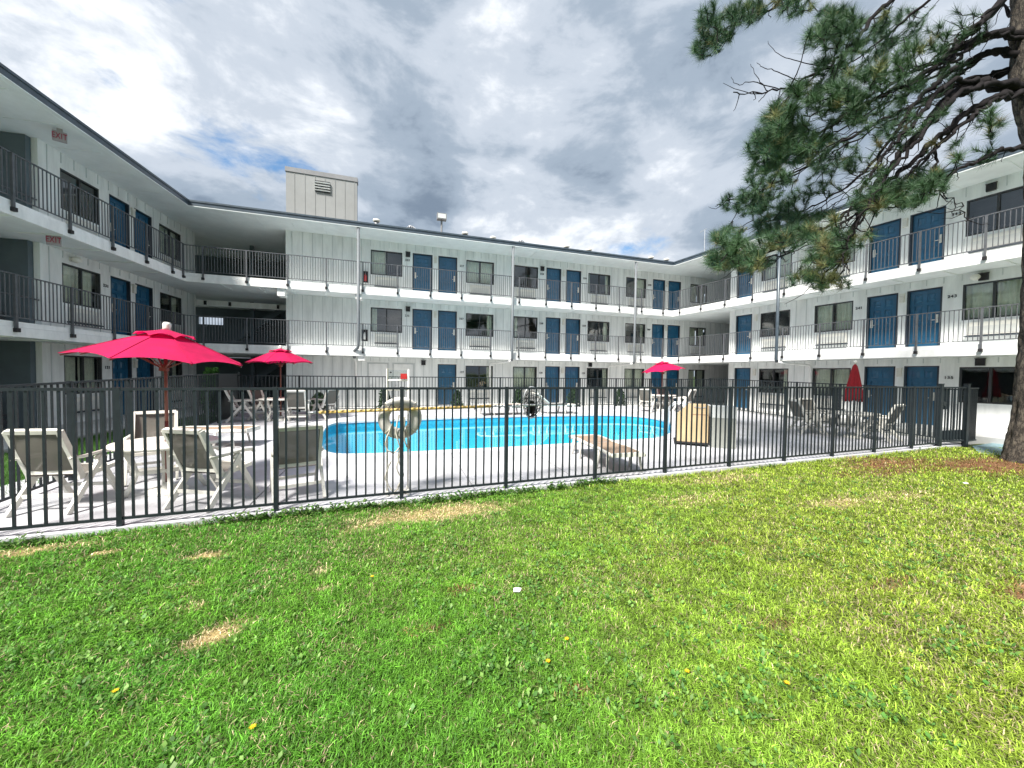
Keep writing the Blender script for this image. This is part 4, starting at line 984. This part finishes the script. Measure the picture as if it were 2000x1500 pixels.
# ------------------------------------------------------------------ pine
def at(px, py, fwd):
    r = (px-1000)/FPX*RT+(750-py)/FPX*UP+FW; p = r*(fwd/r[1]); return np.array([p[0], p[1], p[2]+HC])
def pine():
    base = np.array([11.2, 7.80, -.10]); t = thing('pine_tree', 'large long needled pine with drooping limbs at the right edge', 'tree', tuple(base))
    TP = [(2018,925,7.80,.48),(2022,890,7.80,.40),(2030,820,7.8,.345),(2038,700,7.8,.315),(2044,560,7.8,.30),(2048,400,7.8,.285),(2046,290,7.8,.28),(2026,220,7.8,.27),(2012,150,7.8,.255),(2008,70,7.8,.24),(2012,-60,7.8,.22),(2020,-260,7.8,.19),(2030,-520,7.8,.15),(2030,-900,7.8,.08)]
    cs = [(at(a, b, c), r) for a, b, c, r in TP]; n = 56; mb = MB(); rings = []
    P = []
    for i in range(len(cs)-1):
        k = 10
        for j in range(k):
            f = j/k; P.append((cs[i][0]*(1-f)+cs[i+1][0]*f, cs[i][1]*(1-f)+cs[i+1][1]*f))
    P.append(cs[-1]); r_ = np.random.default_rng(3); G_ = r_.random((40, 400)); 
    for i, (c, r) in enumerate(P):
        for j in range(n):
            a = 2*math.pi*j/n; zz_ = c[2]
            pl_ = vnoise(np.array([j*.42]), np.array([zz_*4.2]), 1, 11)[0]; pl2 = vnoise(np.array([j*.9]), np.array([zz_*9]), 1, 12)[0]
            flare = .12*max(0, 1-i/9)*math.sin(a*5+1) if i < 9 else 0
            rr = r*(1+.17*(min(pl_, .6)/.6-.6)+.09*(pl2-.5)+flare); mb.v.append((c[0]+rr*math.cos(a), c[1]+rr*math.sin(a), zz_))
    for i in range(len(P)-1):
        for j in range(n): mb.f.append((i*n+j, i*n+(j+1) % n, (i+1)*n+(j+1) % n, (i+1)*n+j))
    trunk = obj('trunk', mb, 'bark', t, W=I4, smooth=True)
    LB = [([(2005,80,7.8),(1960,64,7.7),(1905,78,7.5),(1850,112,7.3),(1780,160,7.1),(1700,200,7.0),(1610,252,6.9),(1540,285,6.9),(1490,300,6.9)], .10),
          ([(2005,112,7.8),(1940,100,7.9),(1890,122,7.9),(1840,152,8.0),(1790,202,8.1),(1745,262,8.2),(1700,325,8.3),(1640,375,8.3),(1560,415,8.3),(1470,440,8.3)], .085),
          ([(2010,168,7.8),(1935,166,7.6),(1880,176,7.4),(1840,203,7.3),(1800,252,7.1),(1758,302,7.0),(1718,352,6.9),(1692,402,6.8),(1660,450,6.7),(1640,500,6.6),(1600,550,6.5)], .12),
          ([(2012,182,7.8),(1950,190,7.6),(1900,214,7.5),(1842,262,7.4),(1790,308,7.3),(1740,352,7.2),(1690,392,7.1),(1620,438,7.0),(1540,478,7.0),(1460,505,7.0),(1405,528,7.0)], .085),
          ([(2010,125,7.8),(1930,150,8.2),(1860,170,8.5),(1770,215,8.8),(1690,250,9.0),(1610,300,9.1),(1530,350,9.2),(1455,385,9.2),(1400,400,9.2)], .08),
          ([(2012,-60,7.8),(1930,30,7.3),(1895,62,7.1),(1840,110,6.9),(1740,165,6.7),(1640,205,6.6),(1570,225,6.6)], .08),
          ([(2016,-200,7.8),(1850,-90,7.4),(1720,20,7.1),(1665,85,6.9),(1620,130,6.8),(1565,160,6.7),(1500,178,6.7),(1432,180,6.6)], .06),
          ([(2020,-300,7.8),(1820,-190,7.9),(1660,-80,8.0),(1560,-15,8.0),(1480,25,8.0),(1420,55,8.0),(1372,95,8.0)], .06),
          ([(2018,-240,7.8),(1900,-90,8.6),(1800,10,9.0),(1730,70,9.2),(1660,120,9.3),(1590,150,9.4)], .06),
          ([(2034,285,7.8),(1960,292,7.3),(1900,318,7.0),(1850,345,6.9),(1800,378,6.8),(1745,405,6.8)], .06),
          ([(1842,262,7.4),(1832,300,7.3),(1822,345,7.2),(1835,380,7.1),(1870,395,7.1),(1890,430,7.0)], .03),
          ([(1690,395,7.1),(1672,440,7.0),(1655,490,7.0),(1652,520,7.0),(1630,545,7.0)], .035),
          ([(1718,352,6.9),(1690,420,6.8),(1650,455,6.7),(1600,490,6.6),(1565,520,6.6)], .03),
          ([(2008,70,7.8),(1985,40,8.2),(1960,10,8.6),(1930,-60,9.2)], .07)]
    nodes = []; dirs = []
    for pts, r0 in list(LB[:6]):
        for q in range(2):
            dx, dy, dd_ = random.uniform(-22, 22), random.uniform(-26, 26), random.uniform(-.7, .7)
            LB.append(([pts[0]]+[(a+dx*min(1, i/3), b+dy*min(1, i/3)+random.uniform(-6, 6), c+dd_*min(1, i/4)) for i, (a, b, c) in enumerate(pts[1:-1], 1)], r0*.55))
    for pts, r0 in LB:
        r0 = r0*.95; W_ = [Vector(at(*p)) for p in pts]; sm = wob(W_, 7, .16, int(pts[0][0]+r0*1000)); k = len(sm)
        rs = [max(.009, r0*(1-.88*(i/(k-1))**.7))*random.uniform(.86, 1.16) for i in range(k)]
        obj('limb', MB().tube(sm, rs, 8), 'limb', t, W=I4, smooth=True)
        for i, p in enumerate(sm):
            if i > k*.18: nodes.append(np.array(p)); dirs.append(np.array(sm[min(i+1, k-1)]-sm[max(0, i-1)]))
    # bare twigs on the dead limb
    EL = [(1400,45,38,45,26),(1378,92,26,24,12),(1450,20,45,28,20),(1545,10,45,22,12),(1640,40,45,32,24),(1610,75,40,28,12),(1700,110,70,50,36),(1760,60,60,45,22),(1630,135,40,28,14),(1570,175,36,22,14),(1640,200,60,38,34),(1530,235,44,34,30),(1500,290,40,38,40),(1555,280,60,40,40),(1620,300,60,36,26),
          (1500,345,45,28,24),(1455,395,45,26,28),(1520,400,55,28,24),(1425,465,34,22,22),(1410,505,32,20,26),(1460,505,45,26,36),(1530,450,60,32,40),(1590,440,50,30,28),(1610,490,50,30,22),(1585,545,42,20,12),(1625,550,35,18,6),(1660,470,40,26,6),(1765,375,60,28,34),(1810,350,40,26,18),(1700,390,40,26,12),(1800,130,80,50,14),(1690,330,60,36,9),(1720,230,70,40,24),(1870,60,60,40,8),(1930,240,30,30,7),(1850,200,70,50,6),(1770,270,60,40,6),(1900,300,50,30,5),(1740,160,60,40,14),(1590,360,60,30,12)]
    tuf = []
    nd = np.array(nodes)
    for cx, cy_, rx, ry, cnt in EL:
        for _ in range(int(cnt*2.5)):
            a = random.uniform(0, 6.283); q = math.sqrt(random.random()); px, py = cx+rx*q*math.cos(a), cy_+ry*q*math.sin(a)
            r = (px-1000)/FPX*RT+(750-py)/FPX*UP+FW
            # depth of the nearest limb along this sight line
            d = nd-np.array([0, 0, HC]); tt = d @ r/(r @ r); e = np.linalg.norm(d-tt[:, None]*r, axis=1)+np.abs(np.random.default_rng(int(px*7)).normal(0, .12, len(nd)))
            f = tt[int(np.argmin(e))]+random.gauss(0, .28); tuf.append(r*f+np.array([0, 0, HC]))
    tuf = np.array(tuf); d0 = np.array([np.min(np.linalg.norm(nd-p, axis=1)) for p in tuf]); tuf = tuf[np.argsort(d0)]
    tw = MB(); NV_, NF_, ND = [], [], []; dry = MB()
    def tuft(p, d, r, mbv, n=72, ln=.20):
        d = np.asarray(d, float); d = d/(np.linalg.norm(d)+1e-9)
        v = r.normal(size=(n, 3)); v /= np.linalg.norm(v, axis=1)[:, None]; v = v+d*1.0; v /= np.linalg.norm(v, axis=1)[:, None]
        o = p-d*r.uniform(0, .10, n)[:, None]; L = ln*r.uniform(.55, 1.25, n)[:, None]; s = np.cross(v, r.normal(size=(n, 3))); s /= np.linalg.norm(s, axis=1)[:, None]
        tip = o+v*L; tip[:, 2] -= .02*L[:, 0]; mbv.append(np.stack([o-s*.0028, o+s*.0028, tip], 1))
    A_, B_ = [], []
    r = np.random.default_rng(21); nd_l = list(nd)
    for i, p in enumerate(tuf):
        arr = np.array(nd_l); dist = np.linalg.norm(arr-p, axis=1)+np.where(arr[:, 0] < p[0], .25, 0); j = int(np.argmin(dist)); q = arr[j]
        mid = (p+q)/2+np.array([0, 0, -.10*np.linalg.norm(p-q)])+r.normal(0, .02, 3); L = np.linalg.norm(p-q)
        tw.tube([q, (q+mid)/2+r.normal(0, .012, 3), mid, (mid+p)/2+r.normal(0, .012, 3), p], [.011 if L > .3 else .008, .009, .007, .006, .005], 5, cap=False)
        nd_l += [mid, p]; d = p-mid+np.array([-.03, 0, .05])
        isdry = (p[2] < 4.6 and r.random() < .2) or r.random() < .05
        tuft(p, d, r, B_ if isdry else A_)
        if L > .12: tuft((mid+p)/2, d+r.normal(0, .06, 3), r, B_ if isdry else A_, 36, .16)
    # bare hanging twigs
    for i in range(420):
        q = nd[r.integers(len(nd))]; dv_ = np.array([r.normal(-.3, .4), r.normal(0, .4), r.normal(-.25, .3)]); L = r.uniform(.25, .8)
        p1 = q+dv_*L*.5+r.normal(0, .03, 3); p2 = p1+(dv_+np.array([-.2, 0, .25]))*L*.5
        tw.tube([q, (q+p1)/2+r.normal(0, .02, 3), p1, (p1+p2)/2+r.normal(0, .02, 3), p2], [.009, .007, .006, .005, .003], 5, cap=False)
    for pts in ([(1620,130,6.8),(1560,120,6.7),(1520,105,6.6),(1500,80,6.6)],[(1565,160,6.7),(1520,140,6.6),(1490,130,6.6),(1478,122,6.6)],[(1500,178,6.7),(1480,155,6.6),(1466,125,6.6)],[(1520,172,6.7),(1470,160,6.6),(1440,165,6.6),(1428,150,6.6)],[(1500,178,6.7),(1485,195,6.7),(1482,200,6.7)],[(1600,145,6.8),(1540,190,6.7),(1515,220,6.7)]):
        sm = wob([Vector(at(*p)) for p in pts], 5, .04, int(pts[1][0])); tw.tube(sm, [.009-.006*i/(len(sm)-1) for i in range(len(sm))], 5)
    o = obj('twigs', tw, 'limb', t, W=I4); o['kind'] = 'stuff'
    for nm, arr, m_ in (('needles', A_, 'needle'), ('dry_needles', B_, 'needle_dry')):
        V = np.concatenate(arr).reshape(-1, 3); k = len(V)//3
        me = bpy.data.meshes.new(nm); me.vertices.add(len(V)); me.vertices.foreach_set('co', V.astype(np.float32).ravel()); me.loops.add(k*3); me.loops.foreach_set('vertex_index', np.arange(k*3, dtype=np.int32)); me.polygons.add(k); me.polygons.foreach_set('loop_start', np.arange(0, k*3, 3, dtype=np.int32)); me.update(); me.materials.append(MATS[m_])
        o = obj(nm, me, parent=t, W=I4); o['kind'] = 'stuff'
pine()

# ------------------------------------------------------------------ grass
def fast_mesh(name, V, nv, tris_per, tri_idx, cols, m):
    k = len(V)//nv; me = bpy.data.meshes.new(name); me.vertices.add(len(V)); me.vertices.foreach_set('co', V.astype(np.float32).ravel())
    idx = (np.arange(k)[:, None, None]*nv+np.array(tri_idx)[None]).reshape(-1).astype(np.int32); nt_ = k*tris_per
    me.loops.add(nt_*3); me.loops.foreach_set('vertex_index', idx); me.polygons.add(nt_); me.polygons.foreach_set('loop_start', np.arange(0, nt_*3, 3, dtype=np.int32)); me.update()
    set_col(me, cols); me.materials.append(MATS[m]); return me
def build_grass():
    r = np.random.default_rng(5); n = 4600000
    x = r.uniform(-11, 16, n); y = r.uniform(.3, 9.6, n)
    dd = np.hypot(x, y); dens = np.clip((2.3/dd)**1.55, 0, 1)
    keep = (fdist(x, y) < -.062) & (np.abs(x) < 1.62*y+3.0) & (r.random(n) < dens)
    x, y, dd = x[keep], y[keep], dd[keep]
    s, b = pmask(x, y, STRAW), pmask(x, y, BROWN); big = vnoise(x, y, .55, 31); med = vnoise(x, y, 1.9, 32); fine = vnoise(x, y, 6.5, 33)
    keep = r.random(len(x)) > np.clip(.62*s+.80*b+.45*np.clip(.38-fine, 0, 1)*2, 0, .93)
    x, y, dd, s, b, big, med, fine = [a[keep] for a in (x, y, dd, s, b, big, med, fine)]
    n = len(x); z = zlawn(x, y)
    edge = np.clip(1+fdist(x, y)/.22, 0, 1)
    L = (.018+.024*r.random(n)+.020*np.clip(fine*1.3-.4, 0, 1)+.045*edge*r.random(n))*(1-.45*s)*(1+.04*dd); wd = (.0015+.0014*r.random(n))*(1+.20*np.clip(dd-2, 0, 8))
    a = r.uniform(0, 2*math.pi, n); lean = r.uniform(.35, 1.5, n); ux, uy = np.cos(a), np.sin(a); px_, py_ = -uy, ux
    B = np.stack([x, y, z-.006], 1); U = np.stack([ux, uy, np.zeros(n)], 1); S_ = np.stack([px_, py_, np.zeros(n)], 1)*wd[:, None]; Z = np.array([0, 0, 1.])
    mid = B+U*(L*lean*.35)[:, None]+Z*(L*.62)[:, None]; tip = B+U*(L*lean*.95)[:, None]+Z*(L*(1.05-.35*lean))[:, None]
    V = np.stack([B-S_, B+S_, mid-S_*.8, mid+S_*.8, tip], 1).reshape(-1, 3)
    lime, green, deep, straw, brn = map(np.array, ((.31, .42, .050), (.17, .37, .040), (.050, .22, .022), (.74, .60, .36), (.30, .17, .08)))
    side = np.clip((x+1.2)/4.5+.5*(big-.5)+.35*(med-.5), 0, 1); dk = np.clip(.5-side+.9*(med-.45), 0, 1)
    c = green*(1-side)[:, None]+lime*side[:, None]; c = c*(1-dk[:, None]*.7)+deep*dk[:, None]*.7
    dryf = (r.random(n) < (.025+.16*np.clip(med*big*2-.25, 0, 1)+.06*side)) ; c = np.where(dryf[:, None], straw*.62, c)
    sm = (r.random(n) < s**1.2)[:, None]; c = np.where(sm, straw, c); bm_ = (r.random(n) < b*.9)[:, None]; c = np.where(bm_, brn, c)
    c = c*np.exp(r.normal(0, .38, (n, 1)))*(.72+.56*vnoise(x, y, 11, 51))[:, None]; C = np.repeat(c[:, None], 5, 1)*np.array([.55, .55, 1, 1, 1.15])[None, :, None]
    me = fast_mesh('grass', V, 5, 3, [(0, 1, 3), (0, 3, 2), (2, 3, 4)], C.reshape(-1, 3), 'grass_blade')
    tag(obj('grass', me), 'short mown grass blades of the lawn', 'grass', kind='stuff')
    # broad leaved weeds and clover
    k = 9000; x = r.uniform(-8, 12, k*6); y = r.uniform(1.0, 9.4, k*6); dd = np.hypot(x, y); wn = vnoise(x, y, 1.3, 41)*.6+vnoise(x, y, 4, 42)*.4
    keep = (fdist(x, y) < -.09) & (np.abs(x) < 1.62*y+2.5) & (r.random(len(x)) < np.clip((2.0/dd)**1.5, 0, 1)*np.clip((wn-.36)*4, .06, 1)) & (pmask(x, y, STRAW) < .3) & (pmask(x, y, BROWN) < .3)
    near_f = r.uniform(0, 16.5, 1500); near_f = near_f[vnoise(near_f, near_f*0, .9, 77)+.25*r.random(1500) > .72][:520]; off = -.10-np.abs(r.normal(.0, .05, len(near_f)))
    X = np.concatenate([x[keep], near0[0]+fdir[0]*near_f+fnor[0]*off]); Y = np.concatenate([y[keep], near0[1]+fdir[1]*near_f+fnor[1]*off]); fenceside = np.concatenate([np.zeros(keep.sum()), np.ones(len(near_f))])
    P, Cc = [], []
    for i in range(len(X)):
        m_ = r.integers(5, 10); z = float(zlawn(X[i], Y[i])); hi = .02+.09*fenceside[i]*r.random()
        for j in range(m_):
            a = r.uniform(0, 6.283); l = r.uniform(.014, .040)*(1+.5*fenceside[i]); w_ = l*r.uniform(.2, .36); u = np.array([math.cos(a), math.sin(a), r.uniform(.25, .9)]); u /= np.linalg.norm(u); v = np.array([-math.sin(a), math.cos(a), r.uniform(-.4, .4)])
            o = np.array([X[i]+r.normal(0, .02), Y[i]+r.normal(0, .02), z+.012+hi*r.random()]); P += [o, o+u*l*.55-v*w_, o+u*l*.55+v*w_, o+u*l]
            c = np.array([.10, .25, .045] if r.random() < .6 else [.22, .38, .09])*r.uniform(.55, 1.3)*(1-.35*fenceside[i]); Cc += [c*.6, c, c, c*1.1]
    me = fast_mesh('lawn_weeds', np.array(P), 4, 2, [(0, 1, 2), (1, 3, 2)], np.array(Cc), 'grass_blade')
    tag(obj('lawn_weeds', me), 'broad leaved weeds and clover among the grass', 'weeds', kind='stuff')
    # pine needle litter under the tree
    k = 9000; x = r.normal(9.9, 1.9, k); y = r.normal(7.5, .65, k); ok = (fdist(x, y) < -.05) & (pmask(x, y, BROWN) > .2*r.random(k)); x, y = x[ok], y[ok]; k = len(x); z = zlawn(x, y)+.004+r.uniform(0, .012, k)
    a = r.uniform(0, 6.283, k); l = r.uniform(.05, .10, k); B = np.stack([x, y, z], 1); U = np.stack([np.cos(a), np.sin(a), r.uniform(-.1, .15, k)], 1)*l[:, None]; S_ = np.stack([-np.sin(a), np.cos(a), np.zeros(k)], 1)*.0035
    V = np.stack([B-S_, B+S_, B+U], 1).reshape(-1, 3); c = np.array([.30, .15, .07])*r.uniform(.5, 1.6, (k, 1))
    me = fast_mesh('needle_litter', V, 3, 1, [(0, 1, 2)], np.repeat(c, 3, 0), 'grass_blade')
    tag(obj('needle_litter', me), 'fallen brown pine needles under the pine', 'pine needles', kind='stuff')
    # side lawn grass
    k = 30000; f = r.random(k); g_ = r.random(k); a0, a1 = np.array([-6.45, 4.1]), np.array([-9.2, 11.2]); b0, b1 = np.array([-9.3, 3.6]), np.array([-11.2, 12.2])
    p = (a0*(1-f)[:, None]+a1*f[:, None])*(1-g_)[:, None]+(b0*(1-f)[:, None]+b1*f[:, None])*g_[:, None]; z = -.04+.115*f; x, y = p[:, 0], p[:, 1]
    L = .06+.05*r.random(k); a = r.uniform(0, 6.283, k); U = np.stack([np.cos(a), np.sin(a), np.zeros(k)], 1); S_ = np.stack([-np.sin(a), np.cos(a), np.zeros(k)], 1)*.006; B = np.stack([x, y, z], 1)
    V = np.stack([B-S_, B+S_, B+U*(L*.5)[:, None]+Z*L[:, None]], 1).reshape(-1, 3); c = np.array([.075, .19, .03])*r.uniform(.6, 1.5, (k, 1))
    me = fast_mesh('side_grass', V, 3, 1, [(0, 1, 2)], np.repeat(c, 3, 0), 'grass_blade')
    tag(obj('side_grass', me), 'grass of the strip beside the left wing', 'grass', kind='stuff')
build_grass()
for x, y, lab in ((-2.137,1.956,'yellow dandelion farthest left in the lawn'),(.372,2.373,'yellow dandelion in the lawn, upper one of the middle pair'),(.231,2.185,'yellow dandelion in the lawn, lower one of the middle pair'),(1.042,2.123,'yellow dandelion in the lawn right of the middle pair'),(1.569,2.044,'yellow dandelion farthest right in the lawn'),(-1.185,3.121,'small yellow dandelion farthest up the lawn'),(-1.243,1.743,'yellow dandelion nearest the bottom edge')):
    z = float(zlawn(x, y)); t = thing('dandelion', lab, 'dandelion', (x, y, z), 0, 'dandelions in the lawn')
    obj('stem', MB().tube([(0,0,0),(.006,.004,.045)], .0022, 5), 'vine_leaf', t)
    mb = MB()
    for i in range(26):
        a = i*2.4; rr = .004+.014*math.sqrt(i/26); c, s = math.cos(a), math.sin(a); mb.quad((.006+c*.002-s*.003, .004+s*.002+c*.003, .045), (.006+c*.002+s*.003, .004+s*.002-c*.003, .045), (.006+c*rr*1.1, .004+s*rr*1.1, .052-.25*rr))
    obj('flower', mb, 'dandelion', t)
for x, y, lab in ((.062,2.95,'white paper scrap in the middle of the lawn'),(-2.137,4.80,'white paper scrap at the foot of the near fence'),(7.67,6.2,'pale scrap on the right part of the lawn')):
    z = float(zlawn(x, y)); mb = MB(); mb.v = [(-.03,-.02,.03),(.02,-.028,.035),(.035,.01,.045),(.0,.026,.03),(-.03,.018,.04),(.0,.0,.055)]; mb.f = [(i, (i+1) % 5, 5) for i in range(5)]
    tag(obj('paper_scrap', mb, 'paper', W=T(x, y, z)), lab, 'paper scrap', 'scraps on the lawn')
